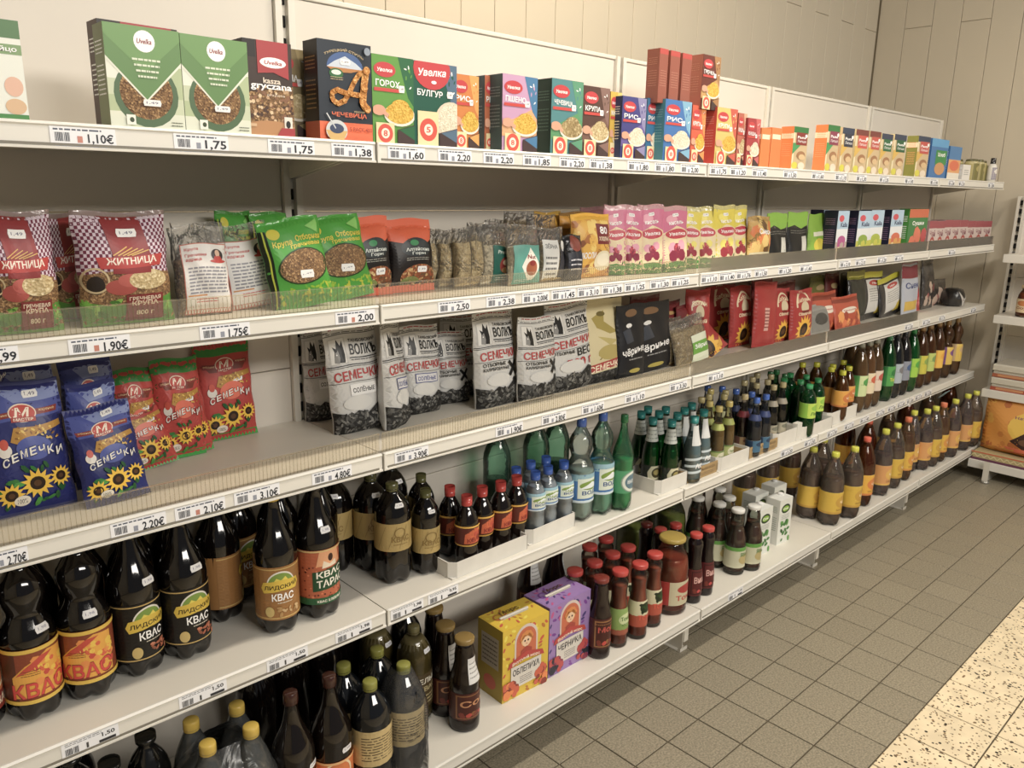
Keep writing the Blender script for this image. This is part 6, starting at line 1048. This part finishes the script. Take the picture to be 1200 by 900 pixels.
# ================================================================ second rack against the right wall
R = bpy.data.objects.new('shelving_rack', None); COL.objects.link(R); R.location = (4.49, -.41, 0); R['label'] = 'cream shelving rack standing against the right wall, mostly outside the frame'; R['category'] = 'shelving'
def rg(f, n, parent=R, **k): g = Geo(); f(g); return shown(n, g.mesh(n), parent, **k)
for yo in (0, -1.03):
    def up(g):
        g.box(-.05, -.012, yo-.05, yo-.032, 0, 1.62, 'metal').box(-.05, -.012, yo-.016, yo, 0, 1.62, 'metal').box(-.03, -.012, yo-.034, yo-.014, 0, 1.62, 'metal')
        z = .12
        while z < 1.58: g.box(-.052, -.03, yo-.031, yo-.017, z, z+.028, 'slot'); z += .05
    rg(up, 'upright')
for a, b in ((.1, .45), (.45, .8), (.8, 1.15), (1.15, 1.6)): rg(lambda g: g.box(-.03, -.012, -1.03, -.05, a+.001, b-.001, 'panel'), 'back_panel')
for i, zz in enumerate((1.30, .955, .52)):
    s_ = rg(lambda g: g.box(-.36, -.05, -1.06, -.06, zz-.004, zz, 'metal').box(-.356, -.33, -1.06, -.06, zz-.035, zz-.004, 'metal'), 'shelf')
    rg(lambda g: g.box(-.37, -.36, -1.06, -.06, zz-.045, zz+.002, 'rail', bev=.002), 'price_rail', s_)
b_ = rg(lambda g: g.box(-.46, -.05, -1.06, -.075, .112, .116, 'metal'), 'shelf'); rg(lambda g: g.box(-.47, -.46, -1.06, -.075, .07, .118, 'rail', bev=.002), 'price_rail', b_)
rg(lambda g: g.box(-.50, -.05, -.185, -.182, .0, .11, 'metal').box(-.505, -.50, -.20, -.17, .014, .13, 'metal').box(-.504, -.5045, -.19, -.18, .06, .075, 'slot').lathe([(.022, 0), (.022, .012), (.008, .014)], 'steel', seg=12, cx=-.49, cy=-.185), 'base_foot')
def a_dogbag(W, H):
    a = Art(W, H); a.rect(0, 0, 1, 1, '#d8902a'); a.scatter(50, .0, .0, 1, 1, .04, ['#c87a1c', '#e0a83a', '#b8641c'], 4, k=6); a.ell(.75, .5, .45, .34, '#e0b83a'); a.text('Натуральный корм', .36, .62, .98, .68, '#7a3a6a'); a.poly([(.35, .25), (.5, .42), (.62, .36), (.7, .5), (.85, .42), (.98, .3), (.9, .16), (.5, .14)], '#3a2420'); a.ell(.55, .26, .1, .06, '#6a4a34'); a.ell(.8, .28, .1, .06, '#8a6a4a'); a.poly([(.3, .14), (.95, .14), (.8, .02), (.2, .04)], '#d8643a'); return a
def place_r(P, X_, Y_, z, label, group=None, rz=-math.pi/2): return put(P, X_, Y_, z, rz, label, group)
bg = pouch('pet_food_bag', .46, .33, .16, '#d08a28', a_dogbag(.46, .33), kind='doy', matn='film_print', seed=4, seal=.06, nu=14, nv=14, edge=.03, wr=.006)
place_r(bg, 4.155, -.73, .172, 'large orange-yellow bag with dark animal picture on the right rack')
g = Geo().box(-.24, .24, -.16, .16, 0, .05, 'matte', '#b8a878', bev=.012); a = Art(.48, .05); a.rect(0, 0, 1, .28, '#6a3a54'); a.rect(0, .85, 1, 1, '#c8643a')
for k in range(14): a.line(k/14, .4, (k+.5)/14, .75, .012, '#d8cc9a'); a.line((k+.5)/14, .75, (k+1)/14, .4, .012, '#d8cc9a')
place_r(proto('folded_mat', 'mat', g.mesh('folded_mat'), [part('front_print', a.geo(f_front(.48, .05, .32)).mesh('front_print'))]), 4.20, -.73, .1165, 'patterned beige pad with plum edge lying under the orange bag')
def ptray(lb, z, c):
    g = Geo().box(-.14, .14, -.12, .12, 0, .035, 'matte', '#b8b2a4', bev=.006); a = Art(.28, .035); a.rect(0, 0, 1, .6, c); a.rect(.1, .15, .6, .5, '#c88a5a')
    P = proto('food_tray', 'tray', g.mesh('food_tray'), [part('front_print', a.geo(f_front(.28, .035, .24)).mesh('front_print')), part('lid', Geo().box(-.145, .145, -.125, .125, .035, .075, 'gloss', '#cfcabc', bev=.006).mesh('lid'))]); place_r(P, 4.265, -.645, z, lb, 'flat food trays on the right rack')
ptray('upper flat food tray with white lid on the right rack', .521+.078, '#a8583a'); ptray('lower flat food tray with brown side on the right rack', .521, '#a8482c')
rj_ = bottle('sauce_jar', P_JAR, .045, .17, 'glass', '#d8b898', liquid='#a8542a', lmat='pulp', fill=.8, cap='#c8b48a', capr=.032, caph=.06, label=l_plain(.28, .08, '#c87a3a', '#e0c8a0', 'Соус', '#8a3a1c'), lz=(.15, .6), seg=20)
place_r(rj_, 4.20, -.60, .956, 'orange-brown sauce jar on the middle board of the right rack')
# paper note hanging from the fourth shelf rail near the far end
g = Geo().box(-.04, .04, -.0006, .0006, -.05, 0, 'print', '#a8c4cc'); put(proto('shelf_note', 'sign', g.mesh('shelf_note'), [part('printed_text', Art(.08, .05).lines(3, .1, .2, .9, .8, '#5a7a8a', .4).geo(lambda u, v, o: ((u-.5)*.08, -.0006-o, -.05+v*.05)).mesh('printed_text'))]), 3.761, -.40, z4-.045, .0, 'small pale blue paper note dangling over the tea bottles', lean=.7)

# ================================================================ settle: neighbours that would press into each other are nudged apart, the rear one moving back
def ext(o, k): v = [p[k] for p in o.bound_box]; return max(v)-min(v)
TOP = [o for o in sc.objects if o.parent is None and o.type == 'MESH' and 'category' in o]
rnd = [[o, ext(o, 0)/2] for o in TOP if o['category'] in ('bottle', 'jar') and o.location.x < 4.15]
for _ in range(60):
    mv = 0
    for i in range(len(rnd)):
        a, ra = rnd[i]
        for j in range(i+1, len(rnd)):
            b, rb = rnd[j]
            if abs(a.location.z-b.location.z) > .02: continue
            d = Vector((b.location.x-a.location.x, b.location.y-a.location.y)); L = d.length; q = ra+rb+.0008-L
            if q > 0:
                mv += 1; d = d/L if L > 1e-4 else Vector((0, 1)); back, sg = (b, 1) if b.location.y > a.location.y else (a, -1); rr = rb if sg == 1 else ra
                back.location.x += sg*d.x*q*.8; back.location.y = min(-.006-rr, back.location.y+sg*d.y*q*.8)
                fr_ = a if sg == 1 else b; fr_.location.x -= sg*d.x*q*.2
    if not mv: break
bags = sorted([o for o in TOP if o['category'] == 'bag' and o.location.x < 4.1 and abs(o.rotation_euler.x) < .5], key=lambda o: o.location.y)
y0_ = {o: o.location.y for o in bags}
for _ in range(4):
    for i, a in enumerate(bags):
        for b in bags[i+1:]:
            if abs(a.location.z-b.location.z) > .05 or b.location.y < a.location.y: continue
            ox = (ext(a, 0)+ext(b, 0))/2*.94-abs(a.location.x-b.location.x); oy = (ext(a, 1)+ext(b, 1))/2*.8-(b.location.y-a.location.y)
            if ox > .008 and oy > 0: b.location.y = min(-.035, y0_[b]+.010, b.location.y+min(oy, .02)*.6)
